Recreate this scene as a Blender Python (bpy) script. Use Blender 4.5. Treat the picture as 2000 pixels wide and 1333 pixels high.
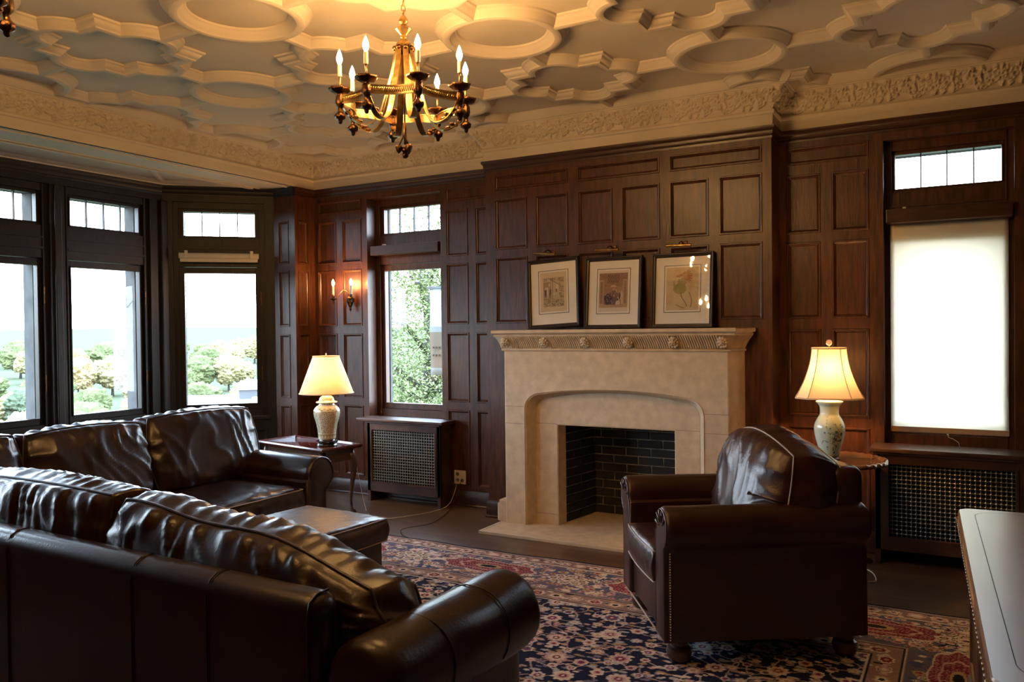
import bpy, bmesh, math, random
import numpy as np
from mathutils import Vector, Matrix, noise
for _o in list(bpy.data.objects): bpy.data.objects.remove(_o)
SC = bpy.context.scene; COL = SC.collection
PI = math.pi; rad = math.radians
random.seed(7); RNG = np.random.RandomState(11)

# ------------------------------------------------------------------ camera, world, exposure
cam_d = bpy.data.cameras.new('camera'); cam = bpy.data.objects.new('camera', cam_d); COL.objects.link(cam)
cam_d.sensor_width = 36; cam_d.lens = 1580 / 2000 * 36; cam_d.clip_start = .05; cam_d.clip_end = 3000
_M = ((0.8722248745548701, 0.4889698446498495, -0.011500401333995464),
      (-0.003079047384281044, -0.0180233139976715, -0.9998328258362728),
      (-0.4890953768693242, 0.8721144713715301, -0.014214821469520633))
cam.matrix_world = Matrix(((_M[0][0], -_M[1][0], -_M[2][0], 0), (_M[0][1], -_M[1][1], -_M[2][1], 0),
                           (_M[0][2], -_M[1][2], -_M[2][2], 1.5), (0, 0, 0, 1)))
SC.camera = cam
SKY = 10.0
world = bpy.data.worlds.new('world'); SC.world = world; world.use_nodes = True
_n = world.node_tree.nodes; _l = world.node_tree.links
_bg = _n['Background']; _tc = _n.new('ShaderNodeTexCoord'); _sx = _n.new('ShaderNodeSeparateXYZ'); _cr = _n.new('ShaderNodeValToRGB')
_l.new(_tc.outputs['Generated'], _sx.inputs[0]); _l.new(_sx.outputs['Z'], _cr.inputs[0]); _l.new(_cr.outputs[0], _bg.inputs[0])
_cr.color_ramp.elements[0].color = (.74, .88, 1.0, 1); _cr.color_ramp.elements[1].color = (.46, .70, 1.0, 1)
_bg.inputs[1].default_value = SKY
SC.view_settings.view_transform = 'Standard'; SC.view_settings.look = 'None'
SC.view_settings.gamma = 1; SC.view_settings.use_curve_mapping = False
SC.view_settings.exposure = 1.2
try:
    SC.cycles.max_bounces = 8; SC.cycles.diffuse_bounces = 4; SC.cycles.glossy_bounces = 4; SC.cycles.transparent_max_bounces = 12
    SC.cycles.sample_clamp_indirect = 6; SC.cycles.use_denoising = True
except Exception: pass
def portal(name, loc, rot, sx, sy):
    d = bpy.data.lights.new(name, 'AREA'); d.shape = 'RECTANGLE'; d.size = sx; d.size_y = sy
    d.cycles.is_portal = True
    o = bpy.data.objects.new(name, d); o.location = loc; o.rotation_euler = rot; COL.objects.link(o)
BULB_E = 300.0; CANDLE_E = 320.0; SHADE_L = 130.0; SHADE_R = 330.0

# ------------------------------------------------------------------ materials
def newmat(name):
    m = bpy.data.materials.new(name); m.use_nodes = True
    return m, m.node_tree.nodes, m.node_tree.links, m.node_tree.nodes['Principled BSDF']
def mat(name, col, rough=.5, metal=0, spec=.5, coat=0, noise_s=None, col2=None, bump=0, bscale=None, stretch=(1, 1, 1), detail=4, coat_rough=.1):
    m, n, l, b = newmat(name)
    b.inputs['Base Color'].default_value = (*col, 1); b.inputs['Roughness'].default_value = rough
    b.inputs['Metallic'].default_value = metal; b.inputs['Specular IOR Level'].default_value = spec
    b.inputs['Coat Weight'].default_value = coat; b.inputs['Coat Roughness'].default_value = coat_rough
    if noise_s or bump:
        tc = n.new('ShaderNodeTexCoord'); mp = n.new('ShaderNodeMapping'); mp.inputs['Scale'].default_value = stretch
        l.new(tc.outputs['Object'], mp.inputs[0])
    if noise_s:
        t = n.new('ShaderNodeTexNoise'); t.inputs['Scale'].default_value = noise_s; t.inputs['Detail'].default_value = detail
        r = n.new('ShaderNodeValToRGB'); r.color_ramp.elements[0].position = .32; r.color_ramp.elements[1].position = .7
        r.color_ramp.elements[0].color = (*(col2 or col), 1); r.color_ramp.elements[1].color = (*col, 1)
        l.new(mp.outputs[0], t.inputs[0]); l.new(t.outputs[0], r.inputs[0]); l.new(r.outputs[0], b.inputs['Base Color'])
    if bump:
        t2 = n.new('ShaderNodeTexNoise'); t2.inputs['Scale'].default_value = bscale or noise_s; t2.inputs['Detail'].default_value = 5
        bp = n.new('ShaderNodeBump'); bp.inputs['Strength'].default_value = bump; bp.inputs['Distance'].default_value = .01
        l.new(mp.outputs[0], t2.inputs[0]); l.new(t2.outputs[0], bp.inputs['Height']); l.new(bp.outputs[0], b.inputs['Normal'])
    return m
def emis(name, col, s):
    m, n, l, b = newmat(name); b.inputs['Base Color'].default_value = (*col, 1)
    b.inputs['Emission Color'].default_value = (*col, 1); b.inputs['Emission Strength'].default_value = s
    return m
def vcolmat(name, rough=.8, spec=.3, coat=0, bump=0):
    m, n, l, b = newmat(name); a = n.new('ShaderNodeAttribute'); a.attribute_name = 'Col'
    l.new(a.outputs['Color'], b.inputs['Base Color']); b.inputs['Roughness'].default_value = rough
    b.inputs['Specular IOR Level'].default_value = spec; b.inputs['Coat Weight'].default_value = coat
    if bump:
        t = n.new('ShaderNodeTexNoise'); t.inputs['Scale'].default_value = 350; bp = n.new('ShaderNodeBump')
        tc = n.new('ShaderNodeTexCoord'); l.new(tc.outputs['Object'], t.inputs[0])
        bp.inputs['Strength'].default_value = bump; bp.inputs['Distance'].default_value = .004
        l.new(t.outputs[0], bp.inputs['Height']); l.new(bp.outputs[0], b.inputs['Normal'])
    return m
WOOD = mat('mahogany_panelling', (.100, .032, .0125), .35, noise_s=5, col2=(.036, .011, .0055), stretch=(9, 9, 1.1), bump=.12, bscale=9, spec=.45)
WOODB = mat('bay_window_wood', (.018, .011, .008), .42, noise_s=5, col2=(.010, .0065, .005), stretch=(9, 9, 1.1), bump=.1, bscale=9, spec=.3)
WOODH = mat('mahogany_horizontal', (.058, .019, .009), .34, noise_s=5, col2=(.028, .009, .0055), stretch=(1.1, 9, 9), bump=.1, bscale=9)
RADW = mat('radiator_cover_wood', (.075, .032, .018), .36, noise_s=5, col2=(.038, .016, .009), stretch=(1.5, 9, 2), bump=.1, bscale=9)
TABW = mat('polished_table_wood', (.095, .018, .010), .16, noise_s=4, col2=(.05, .010, .007), stretch=(1, 8, 8), coat=.5)
ROUNDW = mat('carved_walnut', (.13, .058, .026), .2, noise_s=6, col2=(.07, .03, .014), stretch=(1, 6, 6), coat=.4)
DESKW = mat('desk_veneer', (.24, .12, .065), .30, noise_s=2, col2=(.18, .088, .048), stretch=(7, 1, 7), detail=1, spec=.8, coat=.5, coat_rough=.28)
DESKD = mat('desk_dark_wood', (.09, .04, .022), .3, noise_s=5, col2=(.05, .022, .013), stretch=(5, 1, 5), coat=.3)
PLASTER = mat('cream_plaster', (.60, .51, .40), .75, noise_s=3, col2=(.55, .46, .355), bump=.05, bscale=60, spec=.25)
STONE = mat('limestone', (.64, .50, .345), .62, noise_s=16, col2=(.50, .385, .26), bump=.12, bscale=120, detail=9, spec=.3)
STONEB = mat('hearth_border_stone', (.60, .50, .37), .55, noise_s=9, col2=(.52, .42, .30), bump=.06, bscale=80)
STONEX = mat('grey_exterior_stone', (.13, .13, .128), .9, noise_s=8, col2=(.10, .10, .10), bump=.2, bscale=30, spec=0)
BRICK = mat('sooty_brick', (.020, .017, .016), .55, noise_s=12, col2=(.008, .007, .007), bump=.5, bscale=60)
MORTAR = mat('mortar', (.60, .55, .48), .9, noise_s=9, col2=(.18, .16, .14), bump=.5, bscale=90)
LEATHER = mat('oxblood_leather', (.044, .0115, .0075), .33, noise_s=7, col2=(.020, .0055, .0045), bump=.12, bscale=90, spec=.6, detail=6)
LEATHERD = mat('black_brown_leather', (.026, .0078, .0048), .29, noise_s=6, col2=(.012, .0040, .003), bump=.10, bscale=90, spec=.62, detail=6)
PIPING = mat('pale_worn_piping', (.34, .27, .23), .45)
PIPED = mat('dark_piping', (.03, .014, .010), .35)
BRASS = mat('antique_brass', (.66, .45, .19), .28, metal=1, noise_s=30, col2=(.32, .19, .07), bump=.15, bscale=50)
BRONZE = mat('dark_bronze', (.17, .085, .04), .32, metal=1, noise_s=40, col2=(.05, .025, .014), bump=.3, bscale=90)
NAILM = mat('pewter_nailheads', (.74, .70, .66), .35, metal=.25)
STEEL = mat('dull_metal', (.5, .5, .48), .35, metal=1)
GRILLE = mat('painted_grille_metal', (.24, .25, .24), .38, metal=.7)
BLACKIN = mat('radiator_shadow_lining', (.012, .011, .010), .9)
IVORY = mat('ivory_plastic', (.62, .56, .45), .4)
CREAMP = mat('cream_candle_sleeve', (.80, .70, .50), .5)
FLOORM = None
BULB = emis('lit_flame_bulb', (1.0, .56, .20), BULB_E)
SCB = emis('lit_sconce_bulb', (1.0, .50, .17), CANDLE_E)
LBUL = emis('lit_lamp_bulb_left', (1.0, .60, .24), SHADE_L)
LBUR = emis('lit_lamp_bulb_right', (1.0, .56, .21), SHADE_R)
FRAMEM = mat('dark_frame_wood', (.018, .008, .008), .38, spec=.35)
MATB = mat('cream_mat_board', (.76, .71, .62), .8)
INK = mat('black_line', (.01, .01, .012), .6)
VCOL = vcolmat('painted_porcelain', .14, .5, coat=.4)
PRINT = vcolmat('aged_print', .8)
RUGM = vcolmat('wool_rug', .95, .1, bump=.6)
LEAFM = {}
def glass(name='clear_glass', k=.02):
    m, n, l, b = newmat(name); n.remove(b)
    t = n.new('ShaderNodeBsdfTransparent'); g = n.new('ShaderNodeBsdfGlossy'); g.inputs['Roughness'].default_value = .02
    x = n.new('ShaderNodeMixShader'); x.inputs[0].default_value = k
    l.new(t.outputs[0], x.inputs[1]); l.new(g.outputs[0], x.inputs[2]); l.new(x.outputs[0], n['Material Output'].inputs[0])
    return m
GLASS = glass(); PGLASS = glass('picture_glass', .06)
def cloth(name, col, trans=.6):
    m, n, l, b = newmat(name); b.inputs['Base Color'].default_value = (*col, 1); b.inputs['Roughness'].default_value = .9
    b.inputs['Specular IOR Level'].default_value = .1
    t = n.new('ShaderNodeBsdfTranslucent'); t.inputs[0].default_value = (*col, 1)
    x = n.new('ShaderNodeMixShader'); x.inputs[0].default_value = trans
    l.new(b.outputs[0], x.inputs[1]); l.new(t.outputs[0], x.inputs[2]); l.new(x.outputs[0], n['Material Output'].inputs[0])
    return m
SHADEM = cloth('pleated_cream_shade', (.80, .66, .44), .30)
SHADEM2 = cloth('silk_shade', (.80, .64, .46), .17)
SHTRIM = cloth('shade_trim', (.80, .66, .50), .3)
BLINDM = cloth('roller_blind_fabric', (.92, .87, .76), .50)
BLINDH = mat('beige_blind_rail', (.50, .42, .30), .6)

# ------------------------------------------------------------------ mesh builder
class MB:
    def __init__(s): s.v = []; s.f = []; s.m = []; s.cur = 0
    def add(s, vs, fs, M=None):
        b = len(s.v)
        s.v += [tuple(M @ Vector(p)) if M is not None else tuple(p) for p in vs]
        s.f += [tuple(b + i for i in f) for f in fs]; s.m += [s.cur] * len(fs); return s
    def box(s, x0, x1, y0, y1, z0, z1, bev=0, M=None):
        if bev <= 0:
            vs = [(x, y, z) for x in (x0, x1) for y in (y0, y1) for z in (z0, z1)]
            return s.add(vs, [(0, 1, 3, 2), (4, 6, 7, 5), (0, 4, 5, 1), (2, 3, 7, 6), (0, 2, 6, 4), (1, 5, 7, 3)], M)
        bm = bmesh.new(); bmesh.ops.create_cube(bm, size=1)
        for v in bm.verts: v.co = Vector(((x0 + x1) / 2 + v.co.x * (x1 - x0), (y0 + y1) / 2 + v.co.y * (y1 - y0), (z0 + z1) / 2 + v.co.z * (z1 - z0)))
        bmesh.ops.bevel(bm, geom=bm.edges[:], offset=bev, segments=2, affect='EDGES', profile=.6)
        return s.bm(bm, M)
    def bm(s, bm, M=None):
        bm.verts.ensure_lookup_table(); bm.verts.index_update()
        s.add([v.co[:] for v in bm.verts], [[v.index for v in f.verts] for f in bm.faces], M); bm.free(); return s
    def lathe(s, prof, c=(0, 0, 0), seg=32, M=None, flute=0, fn=8, caps=True):
        vs = []; n = len(prof)
        for j in range(seg):
            a = 2 * PI * j / seg
            for r, z in prof:
                k = 1 + flute * math.cos(fn * a); vs.append((c[0] + r * k * math.cos(a), c[1] + r * k * math.sin(a), c[2] + z))
        fs = [(j * n + i, ((j + 1) % seg) * n + i, ((j + 1) % seg) * n + i + 1, j * n + i + 1) for j in range(seg) for i in range(n - 1)]
        if caps:
            fs += [tuple(j * n for j in range(seg))[::-1], tuple(j * n + n - 1 for j in range(seg))]
        return s.add(vs, fs, M)
    def sweep(s, path, prof, up=(0, 0, 1), closed=False, M=None, capped=True):
        # prof points (a, b): a along the side vector (right of travel), b along up; mitred
        P = [Vector(p) for p in path]; up = Vector(up); n = len(P); k = len(prof); vs = []
        for i, p in enumerate(P):
            d0 = (p - P[i - 1]) if (i > 0 or closed) else (P[1] - P[0]); d1 = (P[(i + 1) % n] - p) if (i < n - 1 or closed) else (P[-1] - P[-2])
            d0.normalize(); d1.normalize()
            s0 = d0.cross(up).normalized(); s1 = d1.cross(up).normalized(); sd = s0 + s1
            sd = sd / max(sd.dot(s0), .25) if sd.length > 1e-6 else s0
            for a, b in prof: vs.append(p + sd * a + up * b)
        m = n if closed else n - 1
        fs = [(i * k + j, i * k + j + 1, ((i + 1) % n) * k + j + 1, ((i + 1) % n) * k + j) for i in range(m) for j in range(k - 1)]
        if capped and not closed: fs += [tuple(range(k)), tuple((n - 1) * k + j for j in range(k))[::-1]]
        return s.add(vs, fs, M)
    def tube(s, path, r, seg=8, closed=False, M=None):
        P = [Vector(p) for p in path]; n = len(P); vs = []; ref = None
        rs = r if isinstance(r, (list, tuple)) else [r] * n
        for i, p in enumerate(P):
            if closed: d = P[(i + 1) % n] - P[i - 1]
            else: d = P[min(i + 1, n - 1)] - P[max(i - 1, 0)]
            d.normalize()
            if ref is None: ref = Vector((0, 0, 1)) if abs(d.z) < .9 else Vector((1, 0, 0))
            a = d.cross(ref).normalized(); b = a.cross(d).normalized(); ref = b
            for j in range(seg):
                t = 2 * PI * j / seg; vs.append(p + (a * math.cos(t) + b * math.sin(t)) * rs[i])
        m = n if closed else n - 1
        fs = [(i * seg + j, i * seg + (j + 1) % seg, ((i + 1) % n) * seg + (j + 1) % seg, ((i + 1) % n) * seg + j) for i in range(m) for j in range(seg)]
        if not closed: fs += [tuple(range(seg))[::-1], tuple((n - 1) * seg + j for j in range(seg))]
        return s.add(vs, fs, M)
    def ball(s, c, r, sub=2, sc=(1, 1, 1)):
        bm = bmesh.new(); bmesh.ops.create_icosphere(bm, subdivisions=sub, radius=r)
        for v in bm.verts: v.co = Vector((c[0] + v.co.x * sc[0], c[1] + v.co.y * sc[1], c[2] + v.co.z * sc[2]))
        return s.bm(bm)
    def build(s, name, mats, parent=None, smooth=False, loc=None, kind=None, auto=None):
        me = bpy.data.meshes.new(name); me.from_pydata(s.v, [], s.f)
        for m in (mats if isinstance(mats, (list, tuple)) else [mats]): me.materials.append(m)
        if any(s.m): me.polygons.foreach_set('material_index', s.m)
        bm = bmesh.new(); bm.from_mesh(me); bmesh.ops.recalc_face_normals(bm, faces=bm.faces[:]); bm.to_mesh(me); bm.free()
        if smooth: me.shade_smooth()
        if auto: 
            me.shade_smooth(); me.set_sharp_from_angle(angle=rad(auto))
        o = bpy.data.objects.new(name, me); COL.objects.link(o)
        if parent is not None: o.parent = parent
        if loc: o.location = loc
        if kind: o['kind'] = kind
        return o
def thing(name, label, cat, loc=(0, 0, 0), rz=0, group=None):
    o = bpy.data.objects.new(name, None); o.empty_display_size = .1; COL.objects.link(o)
    o.location = loc; o.rotation_euler = (0, 0, rz); o['label'] = label; o['category'] = cat
    if group: o['group'] = group
    return o
def tag(o, label, cat, group=None, kind=None):
    o['label'] = label; o['category'] = cat
    if group: o['group'] = group
    if kind: o['kind'] = kind
    return o
def struct(o): o['kind'] = 'structure'; return o
def kids(o): return [c for c in COL.objects if c.parent is o]
def dup(o, parent=None):
    c = o.copy(); COL.objects.link(c)
    if parent is not None: c.parent = parent
    for ch in kids(o): dup(ch, c)
    return c
def grid_obj(name, xs, ys, colf, material, parent=None, z=0, plane='xy'):
    nx, ny = len(xs), len(ys); X, Y = np.meshgrid(xs, ys); co = np.zeros((nx * ny, 3))
    if plane == 'xy': co[:, 0] = X.ravel(); co[:, 1] = Y.ravel(); co[:, 2] = z
    else: co[:, 0] = X.ravel(); co[:, 2] = Y.ravel(); co[:, 1] = z
    i = np.arange((nx - 1) * (ny - 1)); r = i // (nx - 1); c = i % (nx - 1); a = r * nx + c
    F = np.stack([a, a + 1, a + nx + 1, a + nx], 1)
    me = bpy.data.meshes.new(name); me.vertices.add(len(co)); me.vertices.foreach_set('co', co.ravel())
    me.loops.add(F.size); me.loops.foreach_set('vertex_index', F.ravel()); me.polygons.add(len(F))
    me.polygons.foreach_set('loop_start', np.arange(len(F)) * 4); me.update(calc_edges=True); me.validate()
    at = me.color_attributes.new('Col', 'FLOAT_COLOR', 'POINT'); C = np.ones((nx * ny, 4)); C[:, :3] = colf(X, Y).reshape(-1, 3)
    at.data.foreach_set('color', C.ravel()); me.materials.append(material)
    o = bpy.data.objects.new(name, me); COL.objects.link(o)
    if parent is not None: o.parent = parent
    return o

# ------------------------------------------------------------------ room dimensions (metres, eye at 1.5 m)
XL, YW, YB = -5.38, 5.787, 5.54
BX0, BX1 = -3.335, -1.12
ZW, ZC, ZT = 2.838, 3.08, 3.135
XR, YR = 3.4, -2.6
BAYX = -6.33

def floor_mat():
    m, n, l, b = newmat('dark_oak_floor')
    tc = n.new('ShaderNodeTexCoord'); mp = n.new('ShaderNodeMapping'); l.new(tc.outputs['Object'], mp.inputs[0])
    br = n.new('ShaderNodeTexBrick'); br.inputs['Scale'].default_value = 1; br.offset = .5
    br.inputs['Brick Width'].default_value = 1.3; br.inputs['Row Height'].default_value = .075; br.inputs['Mortar Size'].default_value = .0015
    br.inputs['Color1'].default_value = (.125, .068, .042, 1); br.inputs['Color2'].default_value = (.088, .047, .030, 1); br.inputs['Mortar'].default_value = (.01, .005, .004, 1)
    l.new(mp.outputs[0], br.inputs[0])
    mp2 = n.new('ShaderNodeMapping'); mp2.inputs['Scale'].default_value = (1.5, 22, 1); l.new(tc.outputs['Object'], mp2.inputs[0])
    t = n.new('ShaderNodeTexNoise'); t.inputs['Scale'].default_value = 3; t.inputs['Detail'].default_value = 6; l.new(mp2.outputs[0], t.inputs[0])
    mx = n.new('ShaderNodeMixRGB'); mx.blend_type = 'OVERLAY'; mx.inputs[0].default_value = .6
    l.new(br.outputs[0], mx.inputs[1]); l.new(t.outputs[0], mx.inputs[2]); l.new(mx.outputs[0], b.inputs['Base Color'])
    b.inputs['Roughness'].default_value = .3; b.inputs['Specular IOR Level'].default_value = .5
    bp = n.new('ShaderNodeBump'); bp.inputs['Strength'].default_value = .15; bp.inputs['Distance'].default_value = .004
    l.new(t.outputs[0], bp.inputs['Height']); l.new(bp.outputs[0], b.inputs['Normal'])
    return m
m = MB(); m.box(-6.9, XR + .1, YR - .1, 6.1, -.12, 0); struct(m.build('floor', floor_mat()))

# ------------------------------------------------------------------ panelled walls
RP = [(0, 0), (.003, .007), (.011, .007), (.014, -.003), (.020, -.006), (.026, -.014)]
def panel_wall(name, P0, u, W, z0, z1, n, panels=(), holes=(), material=WOOD, reveal=.17, parent=None, crown=True, base=True, rev_skip=()):
    P0 = Vector((P0[0], P0[1], 0)); u = Vector((u[0], u[1], 0)).normalized(); n = Vector((n[0], n[1], 0)).normalized()
    W3 = lambda s, z, d=0: P0 + u * s + Vector((0, 0, z)) + n * d
    mb = MB()
    S = sorted({0, W, *[q for p in list(panels) + list(holes) for q in p[:2]]}); Z = sorted({z0, z1, *[q for p in list(panels) + list(holes) for q in p[2:4]]})
    S = [s for s in S if 0 <= s <= W]; Z = [z for z in Z if z0 <= z <= z1]
    for i in range(len(S) - 1):
        for j in range(len(Z) - 1):
            cs, cz = (S[i] + S[i + 1]) / 2, (Z[j] + Z[j + 1]) / 2
            if any(p[0] < cs < p[1] and p[2] < cz < p[3] for p in list(panels) + list(holes)): continue
            mb.add([W3(S[i], Z[j]), W3(S[i + 1], Z[j]), W3(S[i + 1], Z[j + 1]), W3(S[i], Z[j + 1])], [(0, 1, 2, 3)])
    for a, b, c, d in panels:
        vs = []
        for ins, dp in RP:
            vs += [W3(a + ins, c + ins, dp), W3(b - ins, c + ins, dp), W3(b - ins, d - ins, dp), W3(a + ins, d - ins, dp)]
        fs = [(r * 4 + k, r * 4 + (k + 1) % 4, r * 4 + 4 + (k + 1) % 4, r * 4 + 4 + k) for r in range(len(RP) - 1) for k in range(4)]
        e = (len(RP) - 1) * 4; fs.append((e, e + 1, e + 2, e + 3)); mb.add(vs, fs)
    for a, b, c, d in holes:
        q = [(a, c), (b, c), (b, d), (a, d)]
        for k in range(4):
            (s0, zz0), (s1, zz1) = q[k], q[(k + 1) % 4]
            mb.add([W3(s0, zz0), W3(s1, zz1), W3(s1, zz1, -reveal), W3(s0, zz0, -reveal)], [(0, 1, 2, 3)])
        # architrave bead round the opening
        for k in range(4):
            if k == 0 and c < .01: continue
    return struct(mb.build(name, material, parent))
ROWS = [(.17, .82), (.885, 1.48), (1.55, 2.07), (2.13, 2.53)]
def cols(cs, rows=ROWS, top=None):
    L = [(a, b, c, d) for a, b in cs for c, d in rows]
    if top: L += [(a, b, 2.60, 2.715) for a, b in top]
    return L
# back wall, left part (origin x = XL)
o = lambda x: x - XL
panel_wall('wall_back_left', (XL, YW), (1, 0), BX0 - XL, 0, ZW, (0, -1),
    cols([(o(-5.34), o(-5.11)), (o(-5.04), o(-4.81)), (o(-3.885), o(-3.66)), (o(-3.59), o(-3.37))], top=[(o(-5.34), o(-4.81)), (o(-3.885), o(-3.37))]),
    [(o(-4.745), o(-3.94), .72, 2.70)], WOOD)
# back wall, right part
o2 = lambda x: x - BX1
panel_wall('wall_back_right', (BX1, YW), (1, 0), XR - BX1, 0, ZW, (0, -1),
    cols([(o2(-1.07), o2(-.85)), (o2(-.78), o2(-.55)), (o2(.36), o2(.60)), (o2(.67), o2(.91)), (o2(1.20), o2(1.45)), (o2(1.52), o2(1.77)), (o2(1.84), o2(2.09)), (o2(2.16), o2(2.41)), (o2(2.48), o2(2.73)), (o2(2.80), o2(3.05))],
         top=[(o2(-1.07), o2(-.55)), (o2(1.20), o2(1.77)), (o2(1.84), o2(2.41)), (o2(2.48), o2(3.05))]),
    [(o2(-.465), o2(.262), .72, 2.70)], WOOD)
# chimney breast, with its two short returns
bc = [(-3.25, -2.96), (-2.89, -2.61), (-2.53, -2.25), (-2.18, -1.89), (-1.82, -1.54), (-1.47, -1.18)]; o3 = lambda x: x - BX0
panel_wall('wall_chimney_breast', (BX0, YB), (1, 0), BX1 - BX0, 0, ZW, (0, -1),
    [(o3(a), o3(b), c, d) for a, b in bc for c, d in ROWS[2:]] + [(o3(a), o3(b), 2.60, 2.715) for a, b in ((-3.25, -2.61), (-2.53, -1.89), (-1.82, -1.18))],
    [(o3(-2.70), o3(-1.74), 0, .80)], WOOD, reveal=.02)
panel_wall('wall_breast_right_return', (BX1, YB), (0, 1), YW - YB, 0, ZW, (1, 0), [], [], WOOD)
panel_wall('wall_breast_left_return', (BX0, YB), (0, 1), YW - YB, 0, ZW, (-1, 0), [], [], WOOD)
# left wall: stub by the corner, pier face, bay
rs = ROWS
panel_wall('wall_left_stub', (XL, 5.53), (0, 1), YW - 5.53, 0, ZW, (1, 0), cols([(.035, .175)]), [], WOOD)
panel_wall('wall_pier_far', (XL - .26, 5.53), (1, 0), .26, 0, ZW, (0, -1), cols([(.055, .185)]), [], WOOD)
panel_wall('wall_left', (XL, YR), (0, 1), 1.19 - YR, 0, ZW, (1, 0), cols([(.1 + .36 * k, .38 + .36 * k) for k in range(10)]), [], WOOD)
panel_wall('wall_pier_near', (XL - .26, 1.19), (1, 0), .26, 0, ZW, (0, 1), cols([(.055, .185)]), [], WOOD)
panel_wall('wall_rear', (XL, YR), (1, 0), XR - XL, 0, ZW, (0, 1), cols([(.2 + .4 * k, .52 + .4 * k) for k in range(21)]), [], WOOD)
panel_wall('wall_right', (XR, YR), (0, 1), YW - YR, 0, ZW, (-1, 0), cols([(.2 + .4 * k, .52 + .4 * k) for k in range(20)]), [], WOOD)

# ------------------------------------------------------------------ windows
WN = [0]
def window(P, u, n, ow, gw, material, reveal, gz=(.84, 2.05), tz=(2.395, 2.615), zr=(.72, 2.70), panes=4, outer=.13, latch=False):
    """P: centre of the opening on the inner wall plane; u along, n into the room."""
    WN[0] += 1; P = Vector((P[0], P[1], 0)); u = Vector((u[0], u[1], 0)).normalized(); n = Vector((n[0], n[1], 0)).normalized()
    M = Matrix(((u.x, -n.x, 0, P.x), (u.y, -n.y, 0, P.y), (0, 0, 1, 0), (0, 0, 0, 1)))   # local x along, y outward, z up
    root = bpy.data.objects.new('window_%d' % WN[0], None); root.empty_display_size = .1; COL.objects.link(root); root.matrix_world = M; root['kind'] = 'structure'
    r = reveal; h = ow / 2; g = gw / 2
    m = MB()                                     # fixed frame: jambs, head, sill, transom
    y0, y1 = r - .035, r + .06
    for sx in (-1, 1): m.box(*sorted((sx * h, sx * (h - .035))), y0, y1, zr[0], zr[1])
    j = h - .0351
    for sx in (-1, 1): m.box(*sorted((sx * (g + .02), sx * (h - .034))), r - .006, y1 - .004, zr[0] + .001, zr[1] - .001)
    m.box(-j, j, y0 + .001, y1 - .001, tz[1] + .028, zr[1]); m.box(-j, j, y0 + .001, y1 - .001, gz[1] + .06, tz[0] - .028); m.box(-j, j, y0 + .001, y1 - .001, zr[0], gz[0] - .055)
    m.box(-j + .0105, j - .0105, y0 - .012, y0 + .002, gz[1] + .13, gz[1] + .15); m.box(-j + .0105, j - .0105, y0 - .008, y0 + .002, gz[1] + .22, gz[1] + .232)
    for sx in (-1, 1):
        m.box(*sorted((sx * (h - .035), sx * (h - .045))), y0 - .008, y0, zr[0], zr[1])
    m.build('window_frame', material, root)
    def sash(z0, z1, name, fr=.055, fb=.055, ft=.055):
        s = MB(); a = min(g + fr, h - .004)
        for sx in (-1, 1): s.box(*sorted((sx * g, sx * a)), r - .012, r + .03, z0 - fb, z1 + ft, .004)
        s.box(-g - .002, g + .002, r - .012, r + .03, z0 - fb, z0, .004); s.box(-g - .002, g + .002, r - .012, r + .03, z1, z1 + ft, .004)
        for sx in (-1, 1): s.box(*sorted((sx * g, sx * (g + .008))), r - .022, r - .010, z0 - .008, z1 + .008)
        s.box(-g - .008, g + .008, r - .022, r - .010, z0 - .01, z0 - .001); s.box(-g - .008, g + .008, r - .022, r - .010, z1 + .001, z1 + .009)
        so = s.build(name, material, root)
        p = MB(); p.box(-g, g, r + .008, r + .012, z0, z1); p.build('glass_pane', GLASS, so); return so
    sash(gz[0], gz[1], 'casement_sash')
    t = sash(tz[0], tz[1], 'transom_light', .03, .03, .03)
    for k in range(1, panes):
        x = -g + 2 * g * k / panes; s = MB(); s.box(x - .004, x + .004, r - .002, r + .02, tz[0], tz[1]); s.build('muntin', INK, t)
    s = MB(); zc = gz[1] + .03                     # tiny hook fitting and hinge
    for zz in (1.05, 1.75): s.box(h - .045, h - .037, r - .05, r - .038, zz, zz + .13, .002)
    s.build('hinge', BRONZE, root)
    s = MB(); d = outer                           # stone surround outside
    for sx in (-1, 1): s.box(*sorted((sx * (g + .012), sx * (h + .06))), y1, y1 + d, zr[0] - .1, zr[1] + .06)
    s.box(-h - .06, h + .06, y1, y1 + d, tz[1] + .015, zr[1] + .06); s.box(-h - .06, h + .06, y1, y1 + d + .05, zr[0] - .12, gz[0] - .03); s.box(-h, h, y1 + .05, y1 + d * .8, gz[1] + .05, tz[0] - .03)
    s.build('stone_reveal', STONEX, root)
    for (za, zb) in ((gz[0], gz[1]), (tz[0], tz[1])):
        c = M @ Vector((0, r + .05, (za + zb) / 2)); zx = n
        q = Matrix((u.cross(Vector((0,0,1))) * 0 + Vector((0,0,0)),) * 3) if False else None
        rot = Vector((0, 0, -1)).rotation_difference(n)     # light points into the room
        e = n.to_track_quat('-Z', 'Z').to_euler()
        portal('daylight_portal', c, e, 2 * g + .04, zb - za + .04)
    return root
# far end window in the left part of the back wall
window((-4.3425, YW), (1, 0), (0, -1), .805, .64, WOOD, .17, outer=.03)
window((-.1015, YW), (1, 0), (0, -1), .727, .60, WOOD, .13)
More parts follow.
